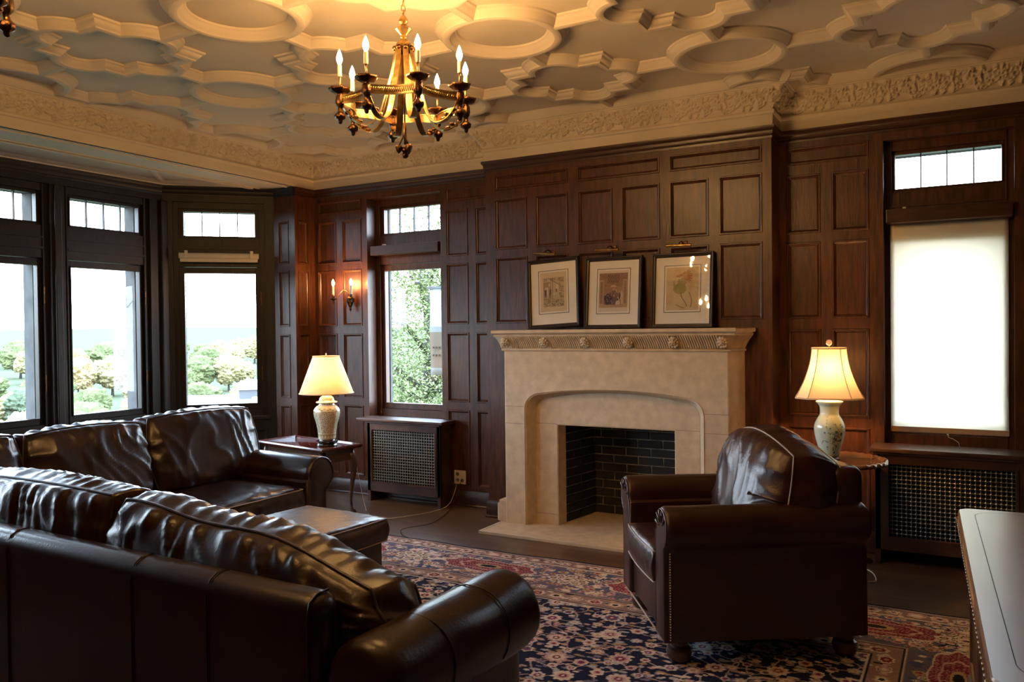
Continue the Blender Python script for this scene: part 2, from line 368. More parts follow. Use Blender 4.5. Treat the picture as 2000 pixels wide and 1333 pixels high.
# the bay: straight run with three windows, a canted one at each end
C0, C1 = (-6.33, 4.85), (-5.64, 5.53)
D0, D1 = (-6.33, 1.87), (-5.64, 1.19)
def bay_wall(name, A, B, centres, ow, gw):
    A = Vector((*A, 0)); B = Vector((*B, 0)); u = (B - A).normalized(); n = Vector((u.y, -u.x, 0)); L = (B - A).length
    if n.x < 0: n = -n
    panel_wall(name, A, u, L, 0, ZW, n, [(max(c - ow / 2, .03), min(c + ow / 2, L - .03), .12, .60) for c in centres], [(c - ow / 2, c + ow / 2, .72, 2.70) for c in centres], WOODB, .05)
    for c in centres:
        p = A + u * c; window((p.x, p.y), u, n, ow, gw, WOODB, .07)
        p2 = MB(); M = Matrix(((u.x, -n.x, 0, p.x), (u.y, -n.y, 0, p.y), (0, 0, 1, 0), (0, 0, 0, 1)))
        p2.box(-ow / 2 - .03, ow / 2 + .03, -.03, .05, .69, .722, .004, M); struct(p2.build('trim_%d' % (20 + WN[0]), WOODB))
cl = math.dist(C0, C1)
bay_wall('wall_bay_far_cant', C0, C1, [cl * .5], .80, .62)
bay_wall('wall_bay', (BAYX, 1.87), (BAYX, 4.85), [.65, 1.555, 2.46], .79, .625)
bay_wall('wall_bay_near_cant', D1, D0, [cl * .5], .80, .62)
m = MB(); m.add([(XL - .26, 5.53, 0), (XL - .26, 5.53, ZW), (XL - .26, 5.6, ZW), (XL - .26, 5.6, 0)], [(0, 1, 2, 3)])
# mullion casings at the bay corners and between lights
for p in ((-6.33, 4.85), (-6.33, 1.87)): m.box(p[0] - .02, p[0] + .035, p[1] - .035, p[1] + .035, .05, 2.70, .01)
for c in (1.1025, 2.0075): m.box(-6.335, -6.31, 1.87 + c - .03, 1.87 + c + .03, .05, 2.70, .008)
struct(m.build('trim_12', WOODB))
# wood crown and skirting
def run(pts, prof, name, material, z=0, closed=False, kind=True, autos=35):
    m = MB(); m.sweep([(x, y, z) for x, y in pts], prof, closed=closed); ob = m.build(name, material, auto=autos); return struct(ob)
ROOM = [(XL, 5.53), (XL, YW), (BX0, YW), (BX0, YB), (BX1, YB), (BX1, YW), (XR, YW), (XR, YR), (XL, YR), (XL, 1.19)]
CROWN = [(0, -.085), (.006, -.085), (.008, -.07), (.004, -.066), (.012, -.05), (.012, -.035), (.024, -.02), (.026, -.002), (0, -.002)]
run(ROOM, CROWN, 'trim_1', WOODH, ZW)
BAYP = [(XL, 1.19), (XL - .26, 1.19), D0, C0, (XL - .26, 5.53), (XL, 5.53)]
run(BAYP, CROWN, 'trim_2', WOODB, ZW)
SK = [(0, 0), (.022, 0), (.022, .012), (.016, .02), (.016, .11), (.010, .12), (.006, .135), (0, .14)]
run([(XL, 5.53), (XL, YW), (BX0, YW), (BX0, YB), (-3.16, YB)], SK, 'baseboard_back_left', WOODH)
run([(-1.29, YB), (BX1, YB), (BX1, YW), (XR, YW)], SK, 'baseboard_back_right', WOODH)
run([(XR, YW), (XR, YR), (XL, YR), (XL, 1.19)], SK, 'baseboard_rear', WOODH)
run(BAYP, SK, 'baseboard_bay', WOODB)

# ------------------------------------------------------------------ plaster ceiling
m = MB(); m.box(XL - .02, XR + .2, YR - .2, 6.0, ZT, ZT + .12); ceiling = struct(m.build('ceiling', PLASTER))
BARP = [(-.062, 0), (-.058, -.010), (-.050, -.014), (-.046, -.020), (-.030, -.040), (-.026, -.042), (-.020, -.052), (-.008, -.056),
        (.008, -.056), (.020, -.052), (.026, -.042), (.030, -.040), (.046, -.020), (.050, -.014), (.058, -.010), (.062, 0)]
X0, Y0, DX, DY = -2.205, 3.86, 1.005, .935
def foil_path(cx, cy, a=.290, d=.262, r=.155):
    P = []; hy = math.sqrt(r * r - (a - d) ** 2)
    for q in range(4):
        c, s = math.cos(q * PI / 2), math.sin(q * PI / 2); L = [(a, -a), (a, -hy)]
        a0 = math.atan2(-hy, a - d)
        L += [(d + r * math.cos(a0 + (-2 * a0) * k / 12), r * math.sin(a0 + (-2 * a0) * k / 12)) for k in range(1, 12)] + [(a, hy)]
        P += [(cx + x * c - y * s, cy + x * s + y * c, ZT) for x, y in L]
    return P
for i in range(-3, 6):
    for j in range(-6, 3):
        cx, cy = X0 + i * DX, Y0 + j * DY
        m = MB()
        if (i + j) % 2 == 0:
            m.sweep([(cx + .306 * math.cos(t * PI / 28), cy + .306 * math.sin(t * PI / 28), ZT) for t in range(56)], BARP, closed=True)
            m.build('plaster_ring', PLASTER, ceiling, auto=40); rA, rB = .36, .47
        else:
            m.sweep(foil_path(cx, cy), BARP, closed=True); m.build('plaster_quatrefoil', PLASTER, ceiling, auto=40); rA, rB = .47, .36
        for (dx, dy, st) in ((1, 0, DX), (0, 1, DY)):
            if (dx and i == 5) or (dy and j == 2): continue
            m = MB(); m.sweep([(cx + dx * (rA - .04), cy + dy * (rA - .04), ZT), (cx + dx * (st - rB + .04), cy + dy * (st - rB + .04), ZT)], BARP)
            m.build('plaster_rib', PLASTER, ceiling, auto=40)
# plain cornice profile, frieze left open for the relief
ROOMC = [(XL, YR), (XL, YW), (BX0, YW), (BX0, YB), (BX1, YB), (BX1, YW), (XR, YW), (XR, YR)]
CP = [(-.02, 0), (.010, 0), (.012, .070), (.022, .076), (.026, .088), (.020, .098), (.012, .104)]
FR0, FR1 = (.012, .1035), (.098, .232)
CP2 = [FR1, (.112, .230), (.116, .238), (.126, .238), (.134, .246), (.150, .264), (.160, .288), (.172, .297), (-.02, .297)]
run(ROOMC, CP, 'trim_3', PLASTER, ZW, closed=True)
run(ROOMC, [(-.03, .012), (-.03, .42), (-.12, .42), (-.12, .012), (-.03, .012)], 'trim_10', STONEX, ZW, closed=True)  # unseen shell added behind the cornice to stop daylight leaking in
run(ROOMC, CP2, 'trim_4', PLASTER, ZW, closed=True)
def relief():
    """one repeat of the scrolling frieze ornament, .36 m long, as a height map"""
    nx, ny = 120, 44; H = np.zeros((ny, nx)); Y, X = np.mgrid[0:ny, 0:nx]; U = X / nx * .36; V = Y / (ny - 1) * .155
    def dot(x, y, r, h):
        for k in (-.36, 0, .36):
            d2 = ((U - x - k) ** 2 + (V - y) ** 2) / r ** 2; np.maximum(H, h * np.exp(-d2), out=H)
    rg = np.random.RandomState(5)
    def curve(pts, r, h):
        for (x0, y0), (x1, y1) in zip(pts[:-1], pts[1:]):
            for t in np.linspace(0, 1, 5): dot(x0 + (x1 - x0) * t, y0 + (y1 - y0) * t, r, h)
    for c, sg, R in ((.07, 1, .048), (.18, -1, .042), (.27, 1, .050)):
        sp = [(c + R * (1 - k / 26) * math.cos(k * .42 * sg), .078 + R * (1 - k / 26) * math.sin(k * .42 * sg)) for k in range(20)]
        curve(sp, .0062, .015)
        for k in range(7):
            a = k * .9; curve([(c + math.cos(a) * .012, .078 + math.sin(a) * .012), (c + math.cos(a + .3) * .028, .078 + math.sin(a + .3) * .028)], .006, .017)
    for k in range(60):
        x, y, a = rg.uniform(0, .36), rg.uniform(.018, .138), rg.uniform(0, 6.28)
        curve([(x, y), (x + .016 * math.cos(a), y + .016 * math.sin(a)), (x + .022 * math.cos(a + .9), y + .022 * math.sin(a + .9))], .0040, rg.uniform(.012, .022))
    for x in (.125, .235, .335): curve([(x, .015), (x + .006, .06), (x - .004, .10), (x + .004, .142)], .0068, .019)
    E = np.minimum(V, .155 - V); return H * np.clip(E / .012, 0, 1)
HR = relief()
def frieze():
    m = MB(); n = len(ROOMC)
    for i in range(n):
        A, B = Vector((*ROOMC[i], 0)), Vector((*ROOMC[(i + 1) % n], 0)); L = (B - A).length; d = (B - A).normalized(); nn = Vector((d.y, -d.x, 0))
        def turn(k):
            p, q, r = ROOMC[(k - 1) % n], ROOMC[k % n], ROOMC[(k + 1) % n]
            return 1 if (q[0] - p[0]) * (r[1] - q[1]) - (q[1] - p[1]) * (r[0] - q[0]) < 0 else -1
        s0, s1 = turn(i), turn(i + 1); vis = i in (0, 1, 2, 3, 4, 5); st = .0055 if vis else .05
        ns = max(2, int(L / st)); nv = 27 if vis else 6; vs = []
        for a in range(ns + 1):
            for b in range(nv + 1):
                v = b / nv; off = FR0[0] + (FR1[0] - FR0[0]) * (v ** 1.35); z = ZW + FR0[1] + (FR1[1] - FR0[1]) * v
                s = s0 * off + (L - s0 * off - s1 * off) * a / ns
                h = HR[int(v * 43), int((s / .36 % 1) * 119.99)] if vis else 0
                edge = min(1, max(0, min(a, ns - a) / 4)); h *= edge
                p = A + d * s + nn * (off + h * 1.1) + Vector((0, 0, z - h * .75)); vs.append(p)
        k = nv + 1
        m.add(vs, [(a * k + b, a * k + b + 1, (a + 1) * k + b + 1, (a + 1) * k + b) for a in range(ns) for b in range(nv)])
    struct(m.build('trim_5', PLASTER, smooth=True))
frieze()
# bay beam soffit and bay ceiling
m = MB(); m.box(XL - .42, XL + .004, 1.19 - .02, 5.55, ZW, ZT + .1)
for x0, x1, z in ((XL - .40, XL - .37, .012), (XL - .34, XL - .33, .008), (XL - .08, XL - .06, .008)): m.box(x0, x1, 1.2, 5.53, ZW - z, ZW + .01, .003)
struct(m.build('trim_6', PLASTER))
m = MB(); m.box(-6.6, XL - .3, 1.0, 5.75, ZW + .035, ZW + .16); struct(m.build('ceiling_bay', PLASTER))
run([(XL - .42, 1.25), (XL - .26, 1.19), D0, C0, (XL - .26, 5.53), (XL - .20, 5.53)], [(-.03, .0), (.034, 0), (.038, .008), (.046, .012), (.058, .022), (.070, .034), (.078, .036), (-.03, .036)], 'trim_7', PLASTER, ZW + .001)
m = MB(); m.sweep([(XL - .45, 4.35, ZW + .035), C0 + (ZW + .035,)], [(-.03, 0), (-.01, -.015), (.01, -.015), (.03, 0)])
m.sweep([(XL - .45, 2.35, ZW + .035), D0 + (ZW + .035,)], [(-.03, 0), (-.01, -.015), (.01, -.015), (.03, 0)]); struct(m.build('trim_8', PLASTER))
# unseen outer slab added so that daylight only enters through the windows
m = MB(); m.box(-7.0, XR + .3, YR - .3, 6.4, ZT + .16, ZT + .25); struct(m.build('trim_9', STONEX))

# ------------------------------------------------------------------ fireplace
fp = thing('fireplace', 'pale limestone fireplace with carved mantel against the panelled chimney breast', 'fireplace', (-2.225, YB, 0))
FY = -.17                                                         # front face, local y (wall plane = 0)
HW = .86
m = MB()
AX, AZ, RC = .69, .905, .13                                       # outer arch: half width, spring, corner radius
def arch(hw, zs, zc, rc, n=10):
    """points from the left foot up over and down to the right foot"""
    P = [(-hw, 0.02)]
    zt = zc - .055
    for k in range(n + 1):
        a = PI - (PI / 2 - .14) * k / n; P.append((-hw + rc + rc * math.cos(a), zs + rc * 1.0 * math.sin(a)))
    xe, ze = P[-1]
    for k in range(1, 16): 
        t = k / 16; x = xe + (-2 * xe) * t; P.append((x, ze + (zc - ze) * (1 - ((2 * t - 1) ** 2))))
    for x, z in reversed(P[:n + 2]): P.append((-x, z))
    return P
OA = arch(AX, .895, 1.062, .13)
IA = arch(AX - .058, .875, 1.03, .10)
def slab(mb, outline, arc, y):
    """face between a rectangle outline and an arch opening, as quads from each arch point to the border"""
    hw, zt = outline; n = len(arc); vs = []
    for k, (x, z) in enumerate(arc):
        if k <= 3: bx, bz = -hw, z
        elif k >= n - 4: bx, bz = hw, z
        else:
            t = (k - 3) / (n - 7); bx, bz = -hw + 2 * hw * t, zt
        vs += [(x, y, z), (bx, y, bz)]
    fs = [(2 * k, 2 * k + 1, 2 * k + 3, 2 * k + 2) for k in range(n - 1)]
    c = len(vs); vs += [(-hw, y, zt), (hw, y, zt)]; fs += [(7, c, 9), (2 * (n - 4) + 1, 2 * (n - 5) + 1, c + 1)]
    mb.add(vs, fs)
slab(m, (HW - .012, 1.335), OA, FY)
prof = [(0, 0), (.010, .004), (.016, .014), (.020, .022), (.05, .075)]       # moulded splay back to the inner slab
n = len(OA)
def lerp_arc(t): return [(a[0] + (b[0] - a[0]) * t, a[1] + (b[1] - a[1]) * t) for a, b in zip(OA, IA)]
rings = [(0, 0), (.06, -.004), (.18, .004), (.30, .008), (.36, .02), (.9, .092), (1, .096)]
vs = []
for t, dy in rings: vs += [(x, FY + dy, z) for x, z in lerp_arc(t)]
m.add(vs, [(r * n + k, r * n + k + 1, (r + 1) * n + k + 1, (r + 1) * n + k) for r in range(len(rings) - 1) for k in range(n - 1)])
# rounded outer arrises and canted cheeks
for sx in (-1, 1):
    pts = [(HW - .012, FY), (HW - .004, FY + .003), (HW, FY + .012), (HW + .012, FY + .04), (HW + .02, FY + .05), (HW + .062, -.001)]
    vs = []
    for x, y in pts: vs += [(sx * x, y, .02), (sx * x, y, 1.335)]
    m.add(vs, [(2 * k, 2 * k + 1, 2 * k + 3, 2 * k + 2) for k in range(len(pts) - 1)])
m.build('surround', STONE, fp, auto=30)
# inner slab with the square fire opening
m = MB(); y = FY + .094; OW, OZ = .46, .785
vs = []; I2 = IA; nn = len(I2)
for k, (x, z) in enumerate(I2):
    if k <= 9: bx, bz = -OW, min(z, OZ) if k < 4 else OZ
    elif k >= nn - 10: bx, bz = OW, min(z, OZ) if k >= nn - 4 else OZ
    else: bx, bz = -OW + 2 * OW * (k - 9) / (nn - 19), OZ
    if k in (0, nn - 1): bz = .02
    vs += [(x, y, z), (bx, y, bz)]
m.add(vs, [(2 * k, 2 * k + 1, 2 * k + 3, 2 * k + 2) for k in range(nn - 1)])
for (a, b) in (((-OW, .02), (-OW, OZ)), ((-OW, OZ), (OW, OZ)), ((OW, OZ), (OW, .02))):
    rr = [(0, 0), (.008, .006), (.008, .02), (.020, .11)]; vs = []
    for ins, dy in rr:
        for (px, pz) in (a, b): vs.append((px - math.copysign(ins, px), y + dy, pz - (ins if pz > .1 else 0)))
    m.add(vs, [(2 * r, 2 * r + 1, 2 * r + 3, 2 * r + 2) for r in range(3)])
m.build('inner_slab', STONE, fp)
# joints between the stone blocks, shown as thin darker lines
JM = mat('stone_joint_line', (.22, .17, .12), .9)
for (x0, x1, z, yy) in ((-HW, -AX, .915, FY), (AX, HW, .915, FY), (-HW, -AX, .785, FY), (AX, HW, .785, FY), (-AX + .058, -OW, .785, y), (OW, AX - .058, .785, y), (-AX + .058, -OW, .10, y), (OW, AX - .058, .10, y)):
    m = MB(); m.box(x0, x1, yy - .0006, yy + .002, z - .0015, z + .0015); m.build('stone_joint', JM, fp)
# plinth blocks
for sx in (-1, 1):
    m = MB(); m.box(*sorted((sx * (HW + .06), sx * (HW - .02))), FY + .004, 0, .02, .19, .008); m.box(*sorted((sx * (HW + .085), sx * (HW - .0))), FY + .02, 0, .02, .16, .01)
    m.build('plinth_block', STONE, fp)
# mantel: bead, fluted cove with rosettes, shelf
def mant(prof, z0):
    m = MB(); m.sweep([(-HW - .062, 0, z0), (-HW - .004, FY, z0), (HW + .004, FY, z0), (HW + .062, 0, z0)], prof, up=(0, 0, 1), capped=False); return m
m = mant([(0, 0), (.010, .003), (.014, .010), (.010, .018), (.002, .022)], 1.335); 
m.build('bead_moulding', STONE, fp, auto=40)
covep = [(.004 + .052 * (1 - math.cos(t * PI / 16)) * 1.0, .022 + .088 * math.sin(t * PI / 16)) for t in range(9)]
covep = [(.003 + .060 * (t / 8) ** 1.6, .022 + .090 * (t / 8)) for t in range(9)]
m = mant(covep, 1.335); m.build('cove', STONE, fp, smooth=True)
m = MB()
def flute(p, nrm, tang):
    path = []
    for t in range(9):
        a, z = covep[t]; skew = .016 * (1 - t / 8)
        path.append(Vector((p[0], p[1], 1.335 + z)) + Vector((*nrm, 0)) * (a + .001) + Vector((*tang, 0)) * skew)
    m.tube(path, [.0045] + [.0072] * 7 + [.006], 6)
ros = [-.80, -.40, 0, .40, .80]; ros = [-.825, -.495, -.165, .165, .495, .825]
for ra, rb in zip(ros[:-1], ros[1:]):
    m = MB(); x = ra + .034
    while x < rb - .030: flute((x, FY), (0, -1), (1, 0)); x += .0163
    m.build('fluting', STONE, fp, smooth=True)
for sx in (-1, 1):
    m = MB()
    for k in range(10):
        t = (k + .5) / 10; flute((sx * (HW + .004 + .058 * t), FY * (1 - t)), (sx * .94, -.33), (0, sx * 1))
    m.build('fluting', STONE, fp, smooth=True)
for r in ros:
    m = MB()
    for q in range(10):
        a = q * 2 * PI / 10; m.ball((r + .026 * math.cos(a), FY - .040 - .014 * math.sin(a), 1.400 + .030 * math.sin(a)), .0125, 1, (1, .8, 1.1))
    for q in range(5):
        a = q * 2 * PI / 5 + .3; m.ball((r + .012 * math.cos(a), FY - .052 - .006 * math.sin(a), 1.400 + .014 * math.sin(a)), .010, 1)
    m.ball((r, FY - .058, 1.40), .009, 1)
    m.build('rosette', STONE, fp, smooth=True)
m = mant([(.0, 0), (.068, .0), (.070, .008), (.062, .014), (.064, .020), (.078, .020), (.084, .026), (.084, .044), (.080, .048), (0, .048)], 1.447)
m.add([(-HW - .14, 0, 1.495), (-HW - .09, FY - .08, 1.495), (HW + .09, FY - .08, 1.495), (HW + .14, 0, 1.495)], [(0, 1, 2, 3)])
m.build('mantel_shelf', STONE, fp)
# hearth slab with a paler border
m = MB(); m.box(-.895, .895, YB * 0 - .47, .0, 0, .02, .003); m.box(-.46, .46, 0, .50, 0, .0198); m.build('hearth_slab', STONE, fp)
m = MB(); m.box(-.91, .91, -.492, -.466, 0, .022, .003)
for sx in (-1, 1): m.box(*sorted((sx * .91, sx * .885)), -.466, -.02, 0, .022, .003)
m.build('hearth_border', STONEB, fp)
# firebox of painted brick
fb = MB(); FD = .47; YS = FY + .094 + .11
fb.add([(-.45, YS, 0), (-.385, FD, 0), (-.385, FD, .9), (-.45, YS, .9)], [(0, 1, 2, 3)]); fb.add([(.45, YS, 0), (.385, FD, 0), (.385, FD, .9), (.45, YS, .9)], [(0, 1, 2, 3)])
fb.add([(-.385, FD, 0), (.385, FD, 0), (.385, FD, .36), (-.385, FD, .36)], [(0, 1, 2, 3)]); fb.add([(-.385, FD, .36), (.385, FD, .36), (.385, FD - .06, .9), (-.385, FD - .06, .9)], [(0, 1, 2, 3)])
fb.add([(-.46, YS, .9), (.46, YS, .9), (.46, FD, .9), (-.46, FD, .9)], [(0, 1, 2, 3)])
fb.box(-.60, -.50, YS + .005, .62, 0, 1.05); fb.box(.50, .60, YS + .005, .62, 0, 1.05); fb.box(-.60, .60, .55, .66, 0, 1.05); fb.box(-.60, .60, YS + .02, .66, .95, 1.06)  # hidden outer boxes added round the firebox to seal light leaks
fbo = fb.build('firebox', MORTAR, fp)
bk = MB(); rg = random.Random(3)
def brickrow(A, B, z, zl, off, lean=0):
    A = Vector(A); B = Vector(B); L = (B - A).length; d = (B - A).normalized(); nn = Vector((d.y, -d.x, 0)); s = -off
    while s < L:
        s0, s1 = max(s, 0) + .004, min(s + .205, L) - .004; s += .205
        if s1 - s0 < .02: continue
        j = rg.uniform(-.002, .003); th = .010 + rg.uniform(-.003, .003)
        P = A + Vector((0, 0, z)); vs = []
        for (ss, zz, dd) in ((s0, 0, 0), (s1, 0, 0), (s1, zl, 0), (s0, zl, 0)):
            vs.append(P + d * ss + Vector((0, 0, zz)) + nn * 0)
        vs += [P + d * (s0 + .003) + Vector((0, 0, .003 + j * .3)) + nn * th, P + d * (s1 - .003) + Vector((0, 0, .003)) + nn * th,
               P + d * (s1 - .003) + Vector((0, 0, zl - .003)) + nn * th, P + d * (s0 + .003) + Vector((0, 0, zl - .003 + j * .3)) + nn * th]
        bk.add(vs, [(4, 5, 6, 7), (0, 1, 5, 4), (1, 2, 6, 5), (2, 3, 7, 6), (3, 0, 4, 7)])
for r in range(12):
    z = .022 + r * .068; lean = -.06 * max(0, (z - .36) / .54)
    brickrow((-.385, FD + lean - .004, 0), (.385, FD + lean - .004, 0), z, .060, .1 * (r % 2) + .04)
    brickrow((-.448, YS, 0), (-.385, FD, 0), z, .060, .1 * (r % 2)); brickrow((.385, FD, 0), (.448, YS, 0), z, .060, .1 * (r % 2))
bk.build('bricks', BRICK, fbo)
m = MB()
for k in range(7): m.tube([(.18 + .03 * k, .12 + .01 * k, .045), (.10 + .03 * k, .32, .03 + .004 * k)], .007, 6)
m.build('ash_twigs', BLACKIN, fbo)
# firedog shape at the back of the hearth
# ------------------------------------------------------------------ radiator covers
def radiator(name, label, x0, x1, yf, sx0, sx1, gx0, gx1, nlat):
    t = thing(name, label, 'radiator cover', ((x0 + x1) / 2, YW, 0)); c = (x0 + x1) / 2; d = YW - yf; m = MB()
    gz0, gz1 = .17, .64
    m.box(x0 - c, x0 - c + .03, -d, -.006, .0, .70); m.box(x1 - c - .03, x1 - c, -d, -.006, .0, .70)
    m.box(x0 - c, gx0 - c, -d, -d + .022, .09, .70, .002); m.box(gx1 - c, x1 - c, -d, -d + .022, .09, .70, .002)
    m.box(gx0 - c, gx1 - c, -d, -d + .022, .09, gz0, .002); m.box(gx0 - c, gx1 - c, -d, -d + .022, gz1, .70, .002)
    m.sweep([(gx0 - c, -d, gz0), (gx0 - c, -d, gz1), (gx1 - c, -d, gz1), (gx1 - c, -d, gz0)], [(-.004, 0), (-.006, .006), (.006, .006), (.010, -.004)], up=(0, -1, 0), closed=True)
    m.build('cover_body', RADW, t)
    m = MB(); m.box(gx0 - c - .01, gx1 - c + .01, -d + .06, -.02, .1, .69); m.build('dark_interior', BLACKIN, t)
    m = MB(); m.box(sx0 - c, sx1 - c, -d - .035, -.004, .705, .733, .008); m.box(x0 - c - .01, x1 - c + .01, -d - .018, -.01, .69, .706, .004); m.build('shelf_top', TABW if 0 else RADW, t)
    g = MB(); W = gx1 - gx0; nx = nlat; s = W / nx; nz = int(round((gz1 - gz0) / s)); sz = (gz1 - gz0) / nz; y = -d + .014
    for i in range(nx + 1): g.box(gx0 - c + i * s - .0028, gx0 - c + i * s + .0028, y - .0015, y + .0015, gz0, gz1)
    for k in range(nz + 1): g.box(gx0 - c, gx1 - c, y - .0025, y + .0025, gz0 + k * sz - .0028, gz0 + k * sz + .0028)
    for i in range(nx + 1):
        for k in range(nz + 1):
            X, Z = gx0 - c + i * s, gz0 + k * sz; r = .0078
            g.add([(X - r, y - .003, Z), (X, y - .003, Z - r), (X + r, y - .003, Z), (X, y - .003, Z + r), (X, y - .007, Z)], [(0, 1, 4), (1, 2, 4), (2, 3, 4), (3, 0, 4)])
    g.build('lattice_grille', GRILLE, t)
    return t
radiator('radiator_cover', 'mahogany radiator cover with metal lattice under the clear window beside the fireplace', -4.62, -3.845, 5.60, -4.72, -3.80, -4.575, -3.89, 27)
radiator('radiator_cover', 'wider radiator cover with metal lattice below the window with the lowered blind', -.50, 1.10, 5.55, -.53, 1.15, -.43, .262, 26)

# ------------------------------------------------------------------ roller blinds
t = thing('roller_blind', 'cream roller blind pulled fully down over the tall right-hand window', 'roller blind', (-.10, YW, 2.17))
m = MB(); m.box(-.345, .352, -.045, .095, -.012, .075, .004); m.build('cassette', WOODH, t)
m = MB(); nx = 24
vs = []; 
for k in range(31):
    z = .0 - 1.335 * k / 30
    for i in range(nx + 1): vs.append((-.330 + .663 * i / nx, .076 + .0012 * math.sin(k * 1.7 + i * .2), z))
m.add(vs, [(k * (nx + 1) + i, k * (nx + 1) + i + 1, (k + 1) * (nx + 1) + i + 1, (k + 1) * (nx + 1) + i) for k in range(30) for i in range(nx)])
fb_ = m.build('blind_fabric', BLINDM, t, smooth=True)
so = fb_.modifiers.new('thickness', 'SOLIDIFY'); so.thickness = .0008
m = MB(); m.box(-.332, .335, .068, .084, -1.368, -1.333, .003); m.build('bottom_bar', mat('tan_blind_bar', (.42, .29, .17), .6), t)
m = MB(); m.tube([(0, .08, -1.365), (.002, .06, -1.39), (.03, -.01, -1.39), (.06, -.02, -1.41), (.065, -.03, -1.435)], .0016, 5); m.ball((0, .08, -1.373), .008, 1); m.build('pull_cord', IVORY, t)
m = MB(); m.box(-.25, -.23, -.03, -.01, .075, .087, .002); m.build('blind_clip', IVORY, t)
t = thing('roller_blind', 'wood-cased roller blind drawn up above the clear window left of the fireplace', 'roller blind', (-4.34, YW, 2.185))
m = MB(); m.box(-.37, .37, .0, .085, 0, .085, .003); m.build('cassette', WOODH, t)
m = MB(); m.box(-.25, -.225, .02, .05, .085, .10, .002); m.build('blind_clip', IVORY, t)
m = MB(); m.tube([(-.02, .13, -.15), (-.022, .13, -.19)], .0015, 5); m.ball((-.022, .13, -.20), .008, 1, (1, 1, 1.5)); m.ball((.0, .13, -.205), .008, 1, (1, 1, 1.5)); m.tube([(-.0, .13, -.15), (-.0, .13, -.20)], .0015, 5); m.build('pull_cord', INK, t)
cu = (Vector((*C1, 0)) - Vector((*C0, 0))).normalized(); cc = (Vector((*C0, 0)) + Vector((*C1, 0))) / 2
t = thing('roller_blind', 'short beige roller blind rail above the angled bay window', 'roller blind', (cc.x, cc.y, 2.16), math.atan2(cu.y, cu.x))
m = MB(); m.tube([(-.345, -.035, .045), (.345, -.035, .045)], .026, 14); m.build('rolled_fabric', BLINDH, t, auto=40)
m = MB(); m.box(-.335, .335, -.045, -.03, -.012, .02, .004); m.build('bottom_bar', BLINDH, t)
for sx in (-1, 1):
    m = MB(); m.box(*sorted((sx * .27, sx * .295)), -.066, -.002, .02, .09, .003); m.build('bracket', BLINDH, t)

